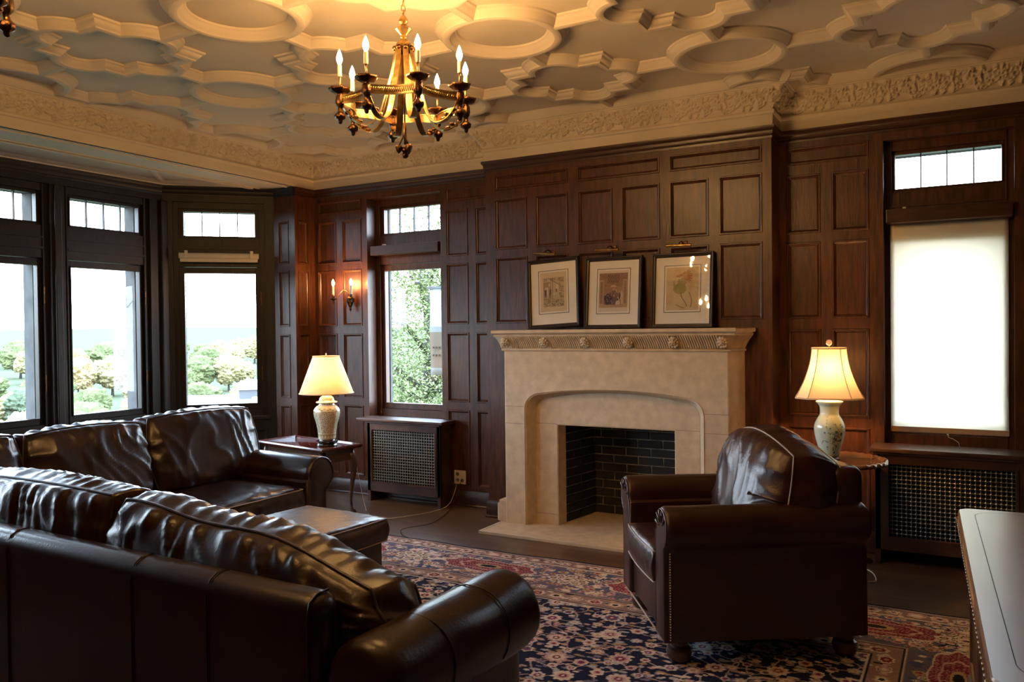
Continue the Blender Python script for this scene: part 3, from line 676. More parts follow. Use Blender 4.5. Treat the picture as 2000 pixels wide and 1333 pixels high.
# ------------------------------------------------------------------ framed pictures on the mantel, picture lights above
def art(kind):
    rg = np.random.RandomState({'page': 4, 'hall': 9, 'beast': 2}[kind])
    def f(X, Z):
        h, w = X.shape; u = (X - X.min()) / (X.max() - X.min()); v = (Z - Z.min()) / (Z.max() - Z.min())
        C = np.zeros((h, w, 3))
        n = rg.rand(h // 4 + 2, w // 4 + 2); n = np.kron(n, np.ones((4, 4)))[:h, :w]; n2 = rg.rand(h, w)
        def put(mask, col, a=1): C[mask] = C[mask] * (1 - a) + np.array(col) * a
        if kind == 'page':
            C[:] = (.58, .46, .29); inn = (u > .12) & (u < .90) & (v > .12) & (v < .86); put(inn, (.48, .36, .21))
            sw = np.sin(u * 60 + 3 * np.sin(v * 23)) * np.sin(v * 74 + 3 * np.sin(u * 19))
            band = inn & ((u > .72) | (v < .30) | (v > .78)); put(band & (sw > .05), (.11, .075, .045)); put(band & (n2 > .8), (.5, .4, .25))
            put(inn & (v > .3) & (v < .76) & (u > .12) & (u < .46) & (u < .40), (.24, .15, .10), .7)
            put(inn & (abs(u - .24) < .07) & (v > .34) & (v < .62), (.55, .45, .32)); put(inn & (abs(u - .20) < .035) & (v > .36) & (v < .56), (.05, .05, .06))
            for k in range(7):
                cx, cy, s = rg.uniform(.28, .70), rg.uniform(.36, .68), rg.uniform(.015, .035); put(inn & (abs(u - cx) < s) & (abs(v - cy) < s * 2), (.12, .09, .07) if k % 2 else (.60, .50, .36))
            put(inn & (abs(v - (.86 - (u - .30) * .45)) < .008) & (u > .3) & (u < .72), (.08, .06, .04)); put(inn & (abs(u - .47) < .006) & (v > .3), (.08, .06, .04))
            put(inn & (u > .14) & (u < .66) & (v > .30) & (v < .42) & (n2 > .6), (.30, .22, .13))
        elif kind == 'hall':
            C[:] = (.62, .53, .43); inn = (u > .02) & (u < .98) & (v > .10) & (v < .94); put(inn, (.30, .165, .10)); put(inn & (n > .6), (.25, .13, .08))
            for c in (.10, .90): put(inn & (abs(u - c) < .075) & (v > .16) & (v < .78), (.42, .28, .18)); put(inn & (abs(u - c) < .04) & (v > .2) & (v < .74) & (n2 > .45), (.15, .08, .05))
            put(inn & (abs(u - .5) < .20) & (v > .70) & (v < .90) & (np.sin(u * 90) * np.sin(v * 70) > 0), (.12, .06, .045))
            put(inn & (v > .34) & (v < .62) & (abs(u - .5) < .32), (.36, .21, .13), .7); put(inn & (((u - .5) / .10) ** 2 + ((v - .60) / .05) ** 2 < 1) & (v > .6), (.52, .36, .22))
            for k in range(26):
                cx, cy = rg.uniform(.22, .80), rg.uniform(.18, .44); s = rg.uniform(.025, .055); col = [(.06, .045, .06), (.10, .05, .04), (.16, .09, .07), (.50, .38, .28)][rg.randint(4)]
                put(inn & (((u - cx) / s) ** 2 + ((v - cy) / (s * 2.2)) ** 2 < 1), col); put(inn & (((u - cx) / (s * .45)) ** 2 + ((v - cy - s * 2.3) / (s * .6)) ** 2 < 1), (.45, .28, .19))
            put(inn & (((u - .36) / .12) ** 2 + ((v - .30) / .18) ** 2 < 1) & (n > .2), (.075, .05, .075)); put(inn & (((u - .66) / .08) ** 2 + ((v - .20) / .07) ** 2 < 1), (.55, .42, .32)); put(inn & (v < .17), (.42, .27, .17))
        else:
            C[:] = (.56, .43, .25); bl = np.sin(u * 9 + 2 * v) * np.sin(v * 7 - u * 3); put(bl > .45, (.50, .36, .19), .6); put((n > .85), (.45, .32, .17), .4)
            put((((u - .42) / .20) ** 2 + ((v - .50) / .12) ** 2 < 1), (.25, .22, .07)); put((((u - .44) / .20) ** 2 + ((v - .49) / .12) ** 2 < 1) & (n2 > .6), (.32, .28, .10))
            put(abs((v - .52) - (u - .30) * 1.1) < .045 * ((u > .25) & (u < .62)), (.25, .21, .08))
            th = np.arctan2(v - .78, u - .62); rr = np.hypot(u - .62, (v - .78) * 1.25); put(rr < .155 + .03 * np.sign(np.sin(th * 17)) * (u > .58), (.36, .15, .05)); put((rr < .07), (.42, .22, .09))
            put((((u - .50) / .11) ** 2 + ((v - .80) / .045) ** 2 < 1), (.40, .22, .09)); put((((u - .47) / .05) ** 2 + ((v - .77) / .010) ** 2 < 1), (.58, .46, .3))
            put((((u - .24) / .035) ** 2 + ((v - .62) / .07) ** 2 < 1), (.24, .2, .08)); put((((u - .40) / .035) ** 2 + ((v - .68) / .06) ** 2 < 1), (.24, .2, .08))
            put((abs(u - (.56 + .10 * np.sin(v * 9 + 1.2))) < .014) & (v < .42) & (v > .08), (.13, .10, .05)); put((abs(u - (.72 + .07 * np.sin(v * 8))) < .012) & (v < .42) & (v > .06), (.17, .13, .06)); C2 = abs(v - .10 - .05 * np.sin(u * 8)) < .008
            put(C2 & (u > .3) & (u < .56), (.17, .13, .06)); put((((u - .52) / .10) ** 2 + ((v - .64) / .10) ** 2 < 1), (.27, .21, .07)); put((((u - .40) / .10) ** 2 + ((v - .795) / .03) ** 2 < 1), (.36, .18, .07)); put((np.hypot(u - .46, (v - .83) * 1.25) < .016), (.05, .03, .02))
        C *= (.93 + .12 * n2)[:, :, None]; return C
    return f
def picture(label, cx, w, h, pw, ph, ox, kind, roll=0, yaw=0, lean=.10):
    t = thing('framed_picture', label, 'picture', (cx, YB - .075, 1.4975 + abs(roll) * w / 2), group=None); t.rotation_euler = (-lean, roll, yaw)
    m = MB(); P = [(0, 0), (0, .022), (.004, .028), (.010, .028), (.014, .022), (.024, .020), (.028, .012), (.030, .004), (.030, 0)]
    m.sweep([(-w / 2, 0, 0), (-w / 2, 0, h), (w / 2, 0, h), (w / 2, 0, 0)], [(a, b) for a, b in P], up=(0, -1, 0), closed=True)
    m.box(-w / 2 + .004, w / 2 - .004, -.001, .006, .004, h - .004); m.build('frame', FRAMEM, t)
    m = MB(); m.box(-w / 2 + .028, w / 2 - .028, -.008, -.002, .028, h - .028); mt = m.build('mat_board', MATB, t)
    zc = h * .52
    m = MB(); a, b = pw / 2 + .016, ph / 2 + .016
    for q in ((-a, a, zc - b, zc - b + .004), (-a, a, zc + b - .004, zc + b), (-a, -a + .004, zc - b, zc + b), (a - .004, a, zc - b, zc + b)): m.box(q[0] + ox, q[1] + ox, -.0092, -.008, q[2], q[3])
    m.build('mat_line', INK, mt)
    nx = int(pw / .0017); nz = int(ph / .0017)
    grid_obj('print', np.linspace(ox - pw / 2, ox + pw / 2, nx), np.linspace(zc - ph / 2, zc + ph / 2, nz), art(kind), PRINT, t, z=-.0095, plane='xz')
    m = MB(); m.box(-w / 2 + .029, w / 2 - .029, -.0135, -.0120, .029, h - .029); m.build('glass_pane', PGLASS, t)
picture('left framed print of an ornamented book page, tilted on the mantel', -2.695, .425, .525, .215, .300, 0, 'page', roll=-.055, yaw=.05)
picture('middle framed sepia print of figures crowded in a hall, leaning on the mantel', -2.228, .440, .525, .228, .300, 0, 'hall')
picture('right framed drawing of a spiky-maned green beast, leaning on the mantel', -1.715, .440, .525, .230, .300, 0, 'beast')
for cx, lb, rr in ((-2.755, 'brass picture light above the left framed print', -.10), (-2.25, 'brass picture light above the middle framed print', -.02), (-1.72, 'brass picture light above the right framed print', -.03)):
    t = thing('picture_light', lb, 'picture light', (cx, YB, 2.065), group=None)
    m = MB(); m.tube([(-.088, -.115, 0 - rr * .09), (.088, -.115, rr * .09)], .0105, 12); m.build('lamp_tube', BRASS, t, auto=40)
    m = MB(); m.tube([(0, -.004, .02), (0, -.05, .035), (0, -.10, .02), (0, -.112, .006)], .0045, 8); m.box(-.03, .03, -.008, -.002, .0, .04, .003); m.build('wall_arm', BRONZE, t)

# ------------------------------------------------------------------ wall sconce
t = thing('wall_sconce', 'two-armed brass candle sconce on the panelled wall above the ginger jar lamp', 'wall light', (-4.925, YW - .006, 1.78))
m = MB(); m.lathe([(.0, -.10), (.004, -.095), (.012, -.075), (.005, -.068), (.012, -.055), (.022, -.035), (.030, -.01), (.036, .01), (.030, .03), (.018, .045), (.022, .055), (.012, .075), (.0, .085)], (0, -.025, 0), 20, flute=.08, fn=8); m.build('back_plate', BRONZE, t, smooth=True)
for sx in (-1, 1):
    m = MB(); pts = []
    for k in range(17):
        s = k / 16; pts.append((sx * .105 * s, -.03 - .105 * s, .045 + .045 * math.sin(s * PI * .9) * (1 - s) * 2.2 - .085 * max(0, s - .35) + .10 * max(0, s - .8)))
    m.tube(pts, .0042, 8); arm = m.build('arm', BRASS, t, smooth=True); ex, ey, ez = pts[-1]
    m = MB(); m.lathe([(0, -.035), (.006, -.03), (.010, -.022), (.006, -.012), (.012, -.004), (.033, .006), (.034, .010), (.012, .010), (.009, .02), (.013, .03), (.013, .045), (0, .045)], (ex, ey, ez), 20); m.build('drip_cup', BRONZE, arm, smooth=True)
    m = MB(); m.lathe([(.0, .045), (.0105, .045), (.0105, .125), (.0, .125)], (ex, ey, ez), 16); m.build('candle_sleeve', CREAMP, arm, auto=40)
    m = MB(); m.lathe([(0, .125), (.006, .128), (.0125, .145), (.012, .155), (.005, .178), (.0, .186)], (ex, ey, ez), 14); m.build('bulb', SCB, arm, smooth=True)
# outlet with plugs
t = thing('electrical_outlet', 'ivory double outlet plate on the wall left of the fireplace', 'outlet', (-3.765, YW - .001, .245))
m = MB(); m.box(-.058, .058, -.008, 0, -.058, .058, .003); m.build('cover_plate', IVORY, t)
for x in (-.024, .024):
    for z in (-.026, .026):
        m = MB(); m.lathe([(0, 0), (.016, 0), (.016, .003), (0, .003)], (0, 0, 0), 16, M=Matrix.Translation((x, -.008, z)) @ Matrix.Rotation(rad(90), 4, 'X')); m.build('socket', mat('socket_face', (.10, .09, .08), .5) if (x, z) != (.024, .026) else IVORY, t)
def cord(label, pts, r, m_):
    m = MB(); P = [Vector(p) for p in pts]; out = []
    for i in range(len(P) - 1):
        p0, p1, p2, p3 = P[max(i - 1, 0)], P[i], P[i + 1], P[min(i + 2, len(P) - 1)]
        for k in range(8):
            s = k / 8; out.append(.5 * ((2 * p1) + (p2 - p0) * s + (2 * p0 - 5 * p1 + 4 * p2 - p3) * s * s + (3 * p1 - p0 - 3 * p2 + p3) * s ** 3))
    out.append(P[-1]); m.tube(out, r, 6); ob = m.build('lamp_cord', m_, smooth=True); tag(ob, label, 'cord'); return ob
cord('pale lamp cord trailing from the side table across the floor to the outlet', [(-4.50, 5.30, .40), (-4.47, 5.32, .2), (-4.40, 5.30, .012), (-4.22, 5.14, .005), (-4.06, 5.08, .005), (-3.94, 5.22, .005), (-3.84, 5.46, .006), (-3.79, 5.62, .03), (-3.785, 5.72, .12), (-3.785, 5.765, .22)], .0022, IVORY)
cord('dark cord curling over the floorboards from the outlet to the rug', [(-3.75, 5.77, .22), (-3.76, 5.72, .1), (-3.74, 5.58, .012), (-3.66, 5.34, .005), (-3.62, 5.12, .005), (-3.68, 4.98, .005), (-3.70, 4.86, .005), (-3.60, 4.75, .005), (-3.52, 4.705, .006)], .0024, PIPED)
cord('white cord loop on the floor behind the leather armchair', [(-.64, 5.24, .01), (-.54, 5.22, .045), (-.48, 5.17, .04), (-.46, 5.13, .008), (-.50, 5.10, .006)], .004, IVORY)

# ------------------------------------------------------------------ upholstery helpers
def nz(x, y, z): return noise.noise(Vector((x, y, z)))
def pillow(hx, hz, g, B, k=.35, wr=.012, seed=0, N=40, fold=13, warp=None, exp=4, side=.0, pw=.6):
    """box-edged cushion: x width, z height, y thickness. returns (verts, faces, seam loops)"""
    def uvmap(u, v):
        return hx * u * math.sqrt(1 - k * v * v / 2), hz * v * math.sqrt(1 - k * u * u / 2)
    nx = N; nzn = max(14, int(N * hz / hx)) if hz < hx else N
    V = []; F = []
    def W(p): return warp(Vector(p)) if warp else Vector(p)
    def disp(x, z, s, sgn, u, v):
        et = math.exp(-(1 - abs(v)) / .30); es = math.exp(-(1 - abs(u)) / .22)
        f1 = nz(x * fold + seed, z * 3.5, s + seed * 1.7); f2 = nz(x * 3.2, z * fold + seed, s + 5 + seed)
        r1 = (1 - min(1, abs(f1) * 2.6)) ** 1.5; r2 = (1 - min(1, abs(f2) * 2.6)) ** 1.5; soft = nz(x * 3.1 + seed, z * 3.1, s * 2.0 + seed)
        diag = (1 - min(1, abs(nz((x + z * .45) * fold * .9 + seed + 1.2 * nz(x * 3, z * 3, seed), (z - x * .4) * 3.0, seed + s)) * 3.0)) ** 2
        return wr * (r1 * et * .9 + r2 * es * .8 + soft * .8 + diag * .62 * (1 - .35 * max(et, es)))
    for sgn in (-1, 1):
        b = len(V)
        for j in range(nzn + 1):
            for i in range(nx + 1):
                u = -1 + 2 * i / nx; v = -1 + 2 * j / nzn; u = math.sin(u * PI / 2) * .35 + u * .65; v = math.sin(v * PI / 2) * .35 + v * .65
                x, z = uvmap(u, v); e = (max(0, 1 - abs(u) ** exp) * max(0, 1 - abs(v) ** exp)) ** pw
                y = sgn * (g + B * e + disp(x, z, sgn * .8, sgn, u, v) * min(1, e * 3)); V.append(W((x, y, z)))
        F += [(b + j * (nx + 1) + i, b + j * (nx + 1) + i + 1, b + (j + 1) * (nx + 1) + i + 1, b + (j + 1) * (nx + 1) + i) for j in range(nzn) for i in range(nx)]
    # gusset
    ring = [(i, 0) for i in range(nx)] + [(nx, j) for j in range(nzn)] + [(i, nzn) for i in range(nx, 0, -1)] + [(0, j) for j in range(nzn, 0, -1)]
    loops = []; G = 6; b = len(V); n = len(ring)
    for q in range(G + 1):
        lp = []
        for (i, j) in ring:
            u = -1 + 2 * i / nx; v = -1 + 2 * j / nzn; u = math.sin(u * PI / 2) * .35 + u * .65; v = math.sin(v * PI / 2) * .35 + v * .65
            x, z = uvmap(u, v); t = q / G; y = -g + 2 * g * t; bl = math.sin(t * PI)
            r1 = 1 - abs(nz(x * fold * 1.3 + seed, y * 6, z * fold * 1.3)) * 2.2
            out = 1 + (bl * (.020 + side) + bl * wr * .8 * r1 / max(hx, hz)) ; L = Vector((x / hx, 0, z / hz)); L.normalize()
            p = Vector((x, y, z)) + Vector((L.x, 0, L.z)) * (bl * (.014 + side) + bl * wr * .9 * r1)
            V.append(W(p)); lp.append(W(Vector((x, y, z)) + Vector((L.x, 0, L.z)) * .003))
        if q in (0, G): loops.append(lp)
    F += [(b + q * n + i, b + q * n + (i + 1) % n, b + (q + 1) * n + (i + 1) % n, b + (q + 1) * n + i) for q in range(G) for i in range(n)]
    return V, F, loops
def cushion(name, parent, M, mat_, pip, pr=.0045, lab=None, **kw):
    V, F, loops = pillow(**kw); m = MB(); m.add(V, F, M)
    me_o = m.build(name, mat_, parent)
    bm = bmesh.new(); bm.from_mesh(me_o.data); bmesh.ops.remove_doubles(bm, verts=bm.verts[:], dist=.0006); bmesh.ops.recalc_face_normals(bm, faces=bm.faces[:]); bm.to_mesh(me_o.data); bm.free(); me_o.data.shade_smooth()
    if pip:
        m = MB()
        for lp in loops: m.tube(lp, pr, 6, closed=True, M=M)
        po = m.build('piping', pip, me_o, smooth=True)
        if lab: po['label'] = lab
    return me_o
def roll_profile(xi, xo, xc, zc, r, zb, sx=1):
    """arm section: inner panel, scroll over the top and back under, outer panel"""
    P = [(xi, zb), (xi, zc - r * .25)]
    for k in range(15):
        a = PI + rad(8) - (PI + rad(8) + rad(48)) * k / 14; P.append((xc + r * math.cos(a), zc + r * math.sin(a)))
    P += [(xo + .004, zc - r * .92), (xo, zc - r * 1.1), (xo, zb)]
    return [(sx * x, z) for x, z in P]
def arm_mesh(m, prof, y0, y1, rf=.035, wr=.004, seed=0):
    """sweep the arm section along y; both ends rolled over"""
    cx = sum(p[0] for p in prof) / len(prof); cz = sum(p[1] for p in prof) / len(prof); n = len(prof); rings = []
    for k in range(6):
        a = PI / 2 * k / 5; rings.append((y0 + rf * (1 - math.sin(a)), rf * (1 - math.cos(a))))
    ys = [(y0 + rf * (1 - math.sin(PI / 2 * (1 - 1)))) ]
    R = []
    for k in range(6): a = PI / 2 * k / 5; R.append((y0 + rf * (1 - math.cos(a)), rf * (1 - math.sin(a))))
    for k in range(1, 22): R.append((y0 + rf + (y1 - rf - y0 - rf) * k / 22, 0))
    for k in range(6): a = PI / 2 * k / 5; R.append((y1 - rf * (1 - math.sin(a)), rf * (1 - math.cos(a))))
    vs = []
    for y, ins in R:
        for i, (x, z) in enumerate(prof):
            dx, dz = x - cx, z - cz; L = math.hypot(dx, dz); q = 1 - ins / max(L, .05)
            w = wr * nz(x * 6 + seed, y * 5, z * 6) ; zz = cz + dz * q + w * (1 if z > .3 else 0)
            if i in (0, n - 1): zz = z
            vs.append((cx + dx * q + w * .6, y, zz))
    k = len(R)
    m.add(vs, [(a * n + b, a * n + b + 1, (a + 1) * n + b + 1, (a + 1) * n + b) for a in range(k - 1) for b in range(n - 1)] + [tuple(range(n)), tuple((k - 1) * n + b for b in range(n))[::-1]])
    return R
def rounded_slab(x0, x1, y0, y1, z0, z1, r, seg=5):
    bm = bmesh.new(); bmesh.ops.create_cube(bm, size=1)
    for v in bm.verts: v.co = Vector(((x0 + x1) / 2 + v.co.x * (x1 - x0), (y0 + y1) / 2 + v.co.y * (y1 - y0), (z0 + z1) / 2 + v.co.z * (z1 - z0)))
    bmesh.ops.bevel(bm, geom=bm.edges[:], offset=r, segments=seg, affect='EDGES', profile=.5); return bm
def bun_foot(name, x, y, parent, h=.10, r=.052, material=None):
    m = MB(); m.lathe([(0, 0), (r * .7, 0), (r * .9, h * .15), (r, h * .35), (r * .9, h * .55), (r * .62, h * .62), (r * .72, h * .70), (r * .72, h * .82), (r * .95, h * .9), (r * .95, h), (0, h)], (x, y, 0), 20)
    return m.build(name, material or DESKD, parent, auto=45)
def Rz(a): return Matrix.Rotation(a, 4, 'Z')
def TM(x, y, z): return Matrix.Translation((x, y, z))

RUGZ = .0105                                                     # top of the rug under the furniture
# ------------------------------------------------------------------ leather armchair
t = thing('leather_armchair', 'brown leather club armchair with pale piping beside the fireplace', 'armchair', (-1.01, 4.0, RUGZ), rad(-56.5))
for sx in (-1, 1):
    m = MB(); pf = roll_profile(.268, .425, .382, .600, .098, .105, sx); arm_mesh(m, pf, -.455, .47, .022, .004, sx)
    a = m.build('arm', LEATHER, t, auto=50)
    m = MB()                                                     # welt round the scroll front
    lp = [(x, -.452, z) for x, z in roll_profile(.282, .412, .382, .600, .086, .115, sx)]; m.tube(lp, .0045, 6); m.build('welt', LEATHER, a, smooth=True)
    m = MB()                                                     # gathered pleats on the scroll
    for k in range(5):
        an = rad(165 - k * 32); m.tube([(sx * (.382 + .03 * math.cos(an)), -.456, .60 + .03 * math.sin(an)), (sx * (.382 + .082 * math.cos(an)), -.458, .60 + .082 * math.sin(an))], [.002, .006], 6)
    m.build('pleats', LEATHER, a, smooth=True)
    m = MB(); z = .118
    while z < .50: m.ball((sx * .4265, -.428, z), .0042, 1); z += .0115
    no = m.build('nailhead_trim', NAILM, a, smooth=True)
m = MB(); m.bm(rounded_slab(-.285, .285, -.435, .42, .105, .31, .02, 3)); m.build('seat_base', LEATHER, t, auto=50)
m = MB(); m.tube([(-.41, -.452, .108), (.41, -.452, .108)], .0045, 6); m.tube([(-.265, -.440, .300), (.265, -.440, .300)], .004, 6); wo = m.build('welt', PIPING, t, smooth=True); wo['label'] = 'pale welt along the front edge'
m = MB(); m.bm(rounded_slab(-.40, .40, .33, .475, .105, .855, .045)); m.build('back_frame', LEATHER, t, auto=60)
cushion('seat_cushion', t, TM(0, -.125, .395) @ Matrix.Rotation(rad(90), 4, 'X'), LEATHER, PIPING, .004, 'pale piping', hx=.268, hz=.345, g=.070, B=.028, k=.12, wr=.006, seed=3, N=36)
def bw(p):
    u = p.x / .37; p = p.copy(); p.z -= .050 * u * u * (1 if p.z > 0 else .2); p.y += .05 * u * u
    if p.z < 0: q = min(1, max(0, (abs(p.x) - .20) / .15)); p.z += .22 * q * q * (3 - 2 * q) * min(1, -p.z / .26)
    return p
cushion('back_cushion', t, TM(0, .170, .690) @ Matrix.Rotation(rad(-13), 4, 'X'), LEATHER, PIPING, .004, 'pale piping', hx=.398, hz=.275, g=.110, B=.085, k=.30, wr=.021, seed=8, N=60, fold=12, warp=bw, side=.012)
for x in (-.35, .35):
    for y in (-.37, .40): bun_foot('bun_foot', x, y, t, .108, .058)

# ------------------------------------------------------------------ near sofa, seen from behind
t = thing('leather_sofa', 'dark leather sofa in the foreground, seen from behind', 'sofa', (-1.58, 1.66, RUGZ), rad(-1.5))
W_ = 2.25
m = MB(); bm = rounded_slab(-W_, .015, 0, .125, .06, .752, .055, 7); m.bm(bm); bk_ = m.build('back_frame', LEATHERD, t, auto=60)
for x in (-.43, -.80, -1.55, -2.1):
    for dx, q in ((0, .0026), (.010, .0018)):
        m = MB(); m.tube([(x + dx, -.0012, .08), (x + dx, -.0012, .69), (x + dx, .014, .7365), (x + dx, .04, .7523), (x + dx, .08, .7523)], q, 6); m.build('stitched_seam', LEATHERD, bk_, smooth=True)
m = MB(); m.tube([(-.012, .001, .08), (-.012, .001, .69), (-.015, .014, .733), (-.016, .045, .7515), (-.016, .09, .7515)], .004, 6); m.build('stitched_seam', LEATHERD, bk_, smooth=True)
for sx, x0 in ((1, 0),):
    m = MB(); pf = [(x0 + x, z) for x, z in roll_profile(.0, .205, .165, .520, .140, .06, sx)]
    arm_mesh(m, pf, .01, .80, .05, .006, sx + 4); a = m.build('arm', LEATHERD, t, auto=50)
    for yy in (.26, .56):
        m = MB(); m.tube([(x0 + sx * (.165 + .1415 * math.cos(q)), yy + .006 * math.sin(q * 3), .520 + .1415 * math.sin(q)) for q in [rad(150 - 13 * k) for k in range(15)]], .0022, 6); m.build('stitched_seam', LEATHERD, a, smooth=True)
m = MB(); m.bm(rounded_slab(-W_ + .02, -.01, .18, .76, .06, .29, .02, 3)); m.build('seat_base', LEATHERD, t, auto=50)
for c, s in ((-.57, 1), (-1.68, 2)):
    cushion('seat_cushion', t, TM(c, .49, .375) @ Matrix.Rotation(rad(90), 4, 'X'), LEATHERD, PIPED, .005, hx=.55, hz=.31, g=.075, B=.03, k=.1, wr=.008, seed=s, N=40)
def bw2(p):
    u = p.x / .66; p = p.copy()
    if p.z > -.05: p.z -= (.058 * (u + 1) + .035 * max(0, u) ** 3) * min(1, (p.z + .05) / .2) - .010 * math.sin(p.x * 9)
    return p
cushion('back_cushion', t, TM(-.545, .285, .660) @ Matrix.Rotation(rad(-12), 4, 'X'), LEATHERD, PIPED, .0055, hx=.665, hz=.215, g=.105, B=.055, k=.38, wr=.020, seed=21, N=84, fold=10, warp=bw2, side=.02)
cushion('back_cushion', t, TM(-1.745, .285, .655) @ Matrix.Rotation(rad(-12), 4, 'X'), LEATHERD, PIPED, .0055, hx=.525, hz=.215, g=.105, B=.055, k=.16, wr=.020, seed=33, N=84, fold=10, warp=lambda p: bw2(Vector((-p.x * .8, p.y, p.z))) * 0 + p, side=.02)
for x in (-.1, -W_ + .1):
    for y in (.1, .7): bun_foot('bun_foot', x, y, t, .065, .045)

# ------------------------------------------------------------------ far sofa by the bay window
t = thing('leather_sofa', 'dark leather sofa with three back cushions along the bay window', 'sofa', (-4.42, 4.35, RUGZ), rad(90))
WB = 2.85
m = MB(); m.bm(rounded_slab(-WB + .2, -.18, .42, .58, .08, .78, .04)); m.build('back_frame', LEATHERD, t, auto=60)
for sx, x0 in ((1, -.30), (-1, -WB + .30)):
    m = MB(); arm_mesh(m, [(x0 + x, z) for x, z in roll_profile(.0, .20, .155, .505, .130, .09, sx)], -.55, .50, .035, .006, sx + 9); a = m.build('arm', LEATHERD, t, auto=50)
    m = MB(); m.tube([(x0 + x, -.542, z) for x, z in roll_profile(.012, .19, .155, .505, .118, .10, sx)], .005, 6); m.build('welt', LEATHERD, a, smooth=True)
    m = MB(); z = .11
    while z < .40: m.ball((x0 + sx * .202, -.51, z), .0055, 1); z += .018
    m.build('nailhead_trim', STEEL, a, smooth=True)
m = MB(); m.bm(rounded_slab(-WB + .28, -.28, -.50, .45, .09, .27, .02, 3)); m.build('seat_base', LEATHERD, t, auto=50)
for i in range(3):
    c = -.30 - .375 - .75 * i
    cushion('seat_cushion', t, TM(c, -.12, .360) @ Matrix.Rotation(rad(90), 4, 'X'), LEATHERD, PIPING if i == 0 else PIPED, .0045, hx=.370, hz=.42, g=.070, B=.034, k=.10, wr=.010, seed=41 + i, N=44, fold=12)
for i, (c, hx, zz) in enumerate(((-.530, .455, .680), (-1.370, .395, .665), (-2.16, .395, .675))):
    cushion('back_cushion', t, TM(c, .225, zz) @ Matrix.Rotation(rad(-14), 4, 'X'), LEATHERD, PIPED, .005, hx=hx, hz=.262, g=.085, B=.065, k=.34, wr=.017, seed=52 + i, N=60, fold=9, side=.012)
for x in (-.2, -WB + .2):
    for y in (-.5, .48): bun_foot('bun_foot', x, y, t, .09, .045)

# ------------------------------------------------------------------ ottoman
t = thing('leather_ottoman', 'low brown leather ottoman with pale piping between the two sofas', 'ottoman', (-3.26, 3.44, RUGZ), rad(-4))
m = MB(); m.bm(rounded_slab(-.31, .31, -.265, .265, .07, .29, .02, 3)); m.build('base', LEATHER, t, auto=50)
cushion('top_cushion', t, TM(0, 0, .345) @ Matrix.Rotation(rad(90), 4, 'X'), LEATHER, PIPING, .004, 'pale piping', hx=.335, hz=.285, g=.062, B=.022, k=.10, wr=.005, seed=61, N=36)
for x in (-.25, .25):
    for y in (-.2, .2): bun_foot('bun_foot', x, y, t, .075, .04)

# ------------------------------------------------------------------ side table with the ginger jar lamp
t = thing('side_table', 'reddish mahogany tray-top side table with curved legs behind the far sofa', 'side table', (-4.83, 5.085, 0), rad(-11))
HX, HY, HZ = .455, .195, .565
m = MB(); m.box(-HX, HX, -HY, HY, HZ - .022, HZ - .006, .004)
m.sweep([(-HX, -HY, HZ - .008), (-HX, HY, HZ - .008), (HX, HY, HZ - .008), (HX, -HY, HZ - .008)], [(-.006, -.006), (-.010, .004), (-.006, .016), (.002, .018), (.006, .008), (.010, 0)], closed=True); m.build('tray_top', TABW, t, auto=40)
m = MB()
for (x0, x1, y0, y1) in ((-HX + .05, HX - .05, -HY + .04, -HY + .06), (-HX + .05, HX - .05, HY - .06, HY - .04), (-HX + .05, -HX + .07, -HY + .04, HY - .04), (HX - .07, HX - .05, -HY + .04, HY - .04)): m.box(x0, x1, y0, y1, HZ - .12, HZ - .021)
m.build('apron', DESKD, t)
for sx in (-1, 1):
    for sy in (-1, 1):
        m = MB(); q = [(0, HZ - .03, .028), (.012, HZ - .10, .030), (.026, HZ - .16, .030), (.022, HZ - .24, .022), (.006, HZ - .36, .015), (0, HZ - .46, .012), (.006, .035, .013), (.022, .012, .020), (.026, 0, .018)]
        m.tube([(sx * (HX - .075 + a), sy * (HY - .055 + a * .6), z) for a, z, r in q], [r for a, z, r in q], 10); m.build('leg', DESKD, t, smooth=True)
def lathe_col(name, prof, seg, colf, material, parent, M=None):
    P = []                                                       # resample the profile
    for (r0, z0), (r1, z1) in zip(prof[:-1], prof[1:]):
        n = max(1, int(math.hypot(r1 - r0, z1 - z0) / .003)); P += [(r0 + (r1 - r0) * k / n, z0 + (z1 - z0) * k / n) for k in range(n)]
    P.append(prof[-1]); m = MB(); m.lathe(P, (0, 0, 0), seg, caps=False); me = bpy.data.meshes.new(name); me.from_pydata(m.v, [], m.f); me.materials.append(material); me.shade_smooth()
    A = np.array(m.v); an = np.arctan2(A[:, 1], A[:, 0]); C = np.ones((len(A), 4)); C[:, :3] = colf(an, A[:, 2], np.hypot(A[:, 0], A[:, 1]))
    at = me.color_attributes.new('Col', 'FLOAT_COLOR', 'POINT'); at.data.foreach_set('color', C.ravel())
    ob = bpy.data.objects.new(name, me); COL.objects.link(ob); ob.parent = parent; return ob
def spl(P, n=6):
    out = []
    for i in range(len(P) - 1):
        p0, p1, p2, p3 = P[max(i - 1, 0)], P[i], P[i + 1], P[min(i + 2, len(P) - 1)]
        for k in range(n):
            s = k / n; out.append(tuple(.5 * (2 * p1[c] + (p2[c] - p0[c]) * s + (2 * p0[c] - 5 * p1[c] + 4 * p2[c] - p3[c]) * s * s + (3 * p1[c] - p0[c] - 3 * p2[c] + p3[c]) * s ** 3) for c in (0, 1)))
    return out + [P[-1]]
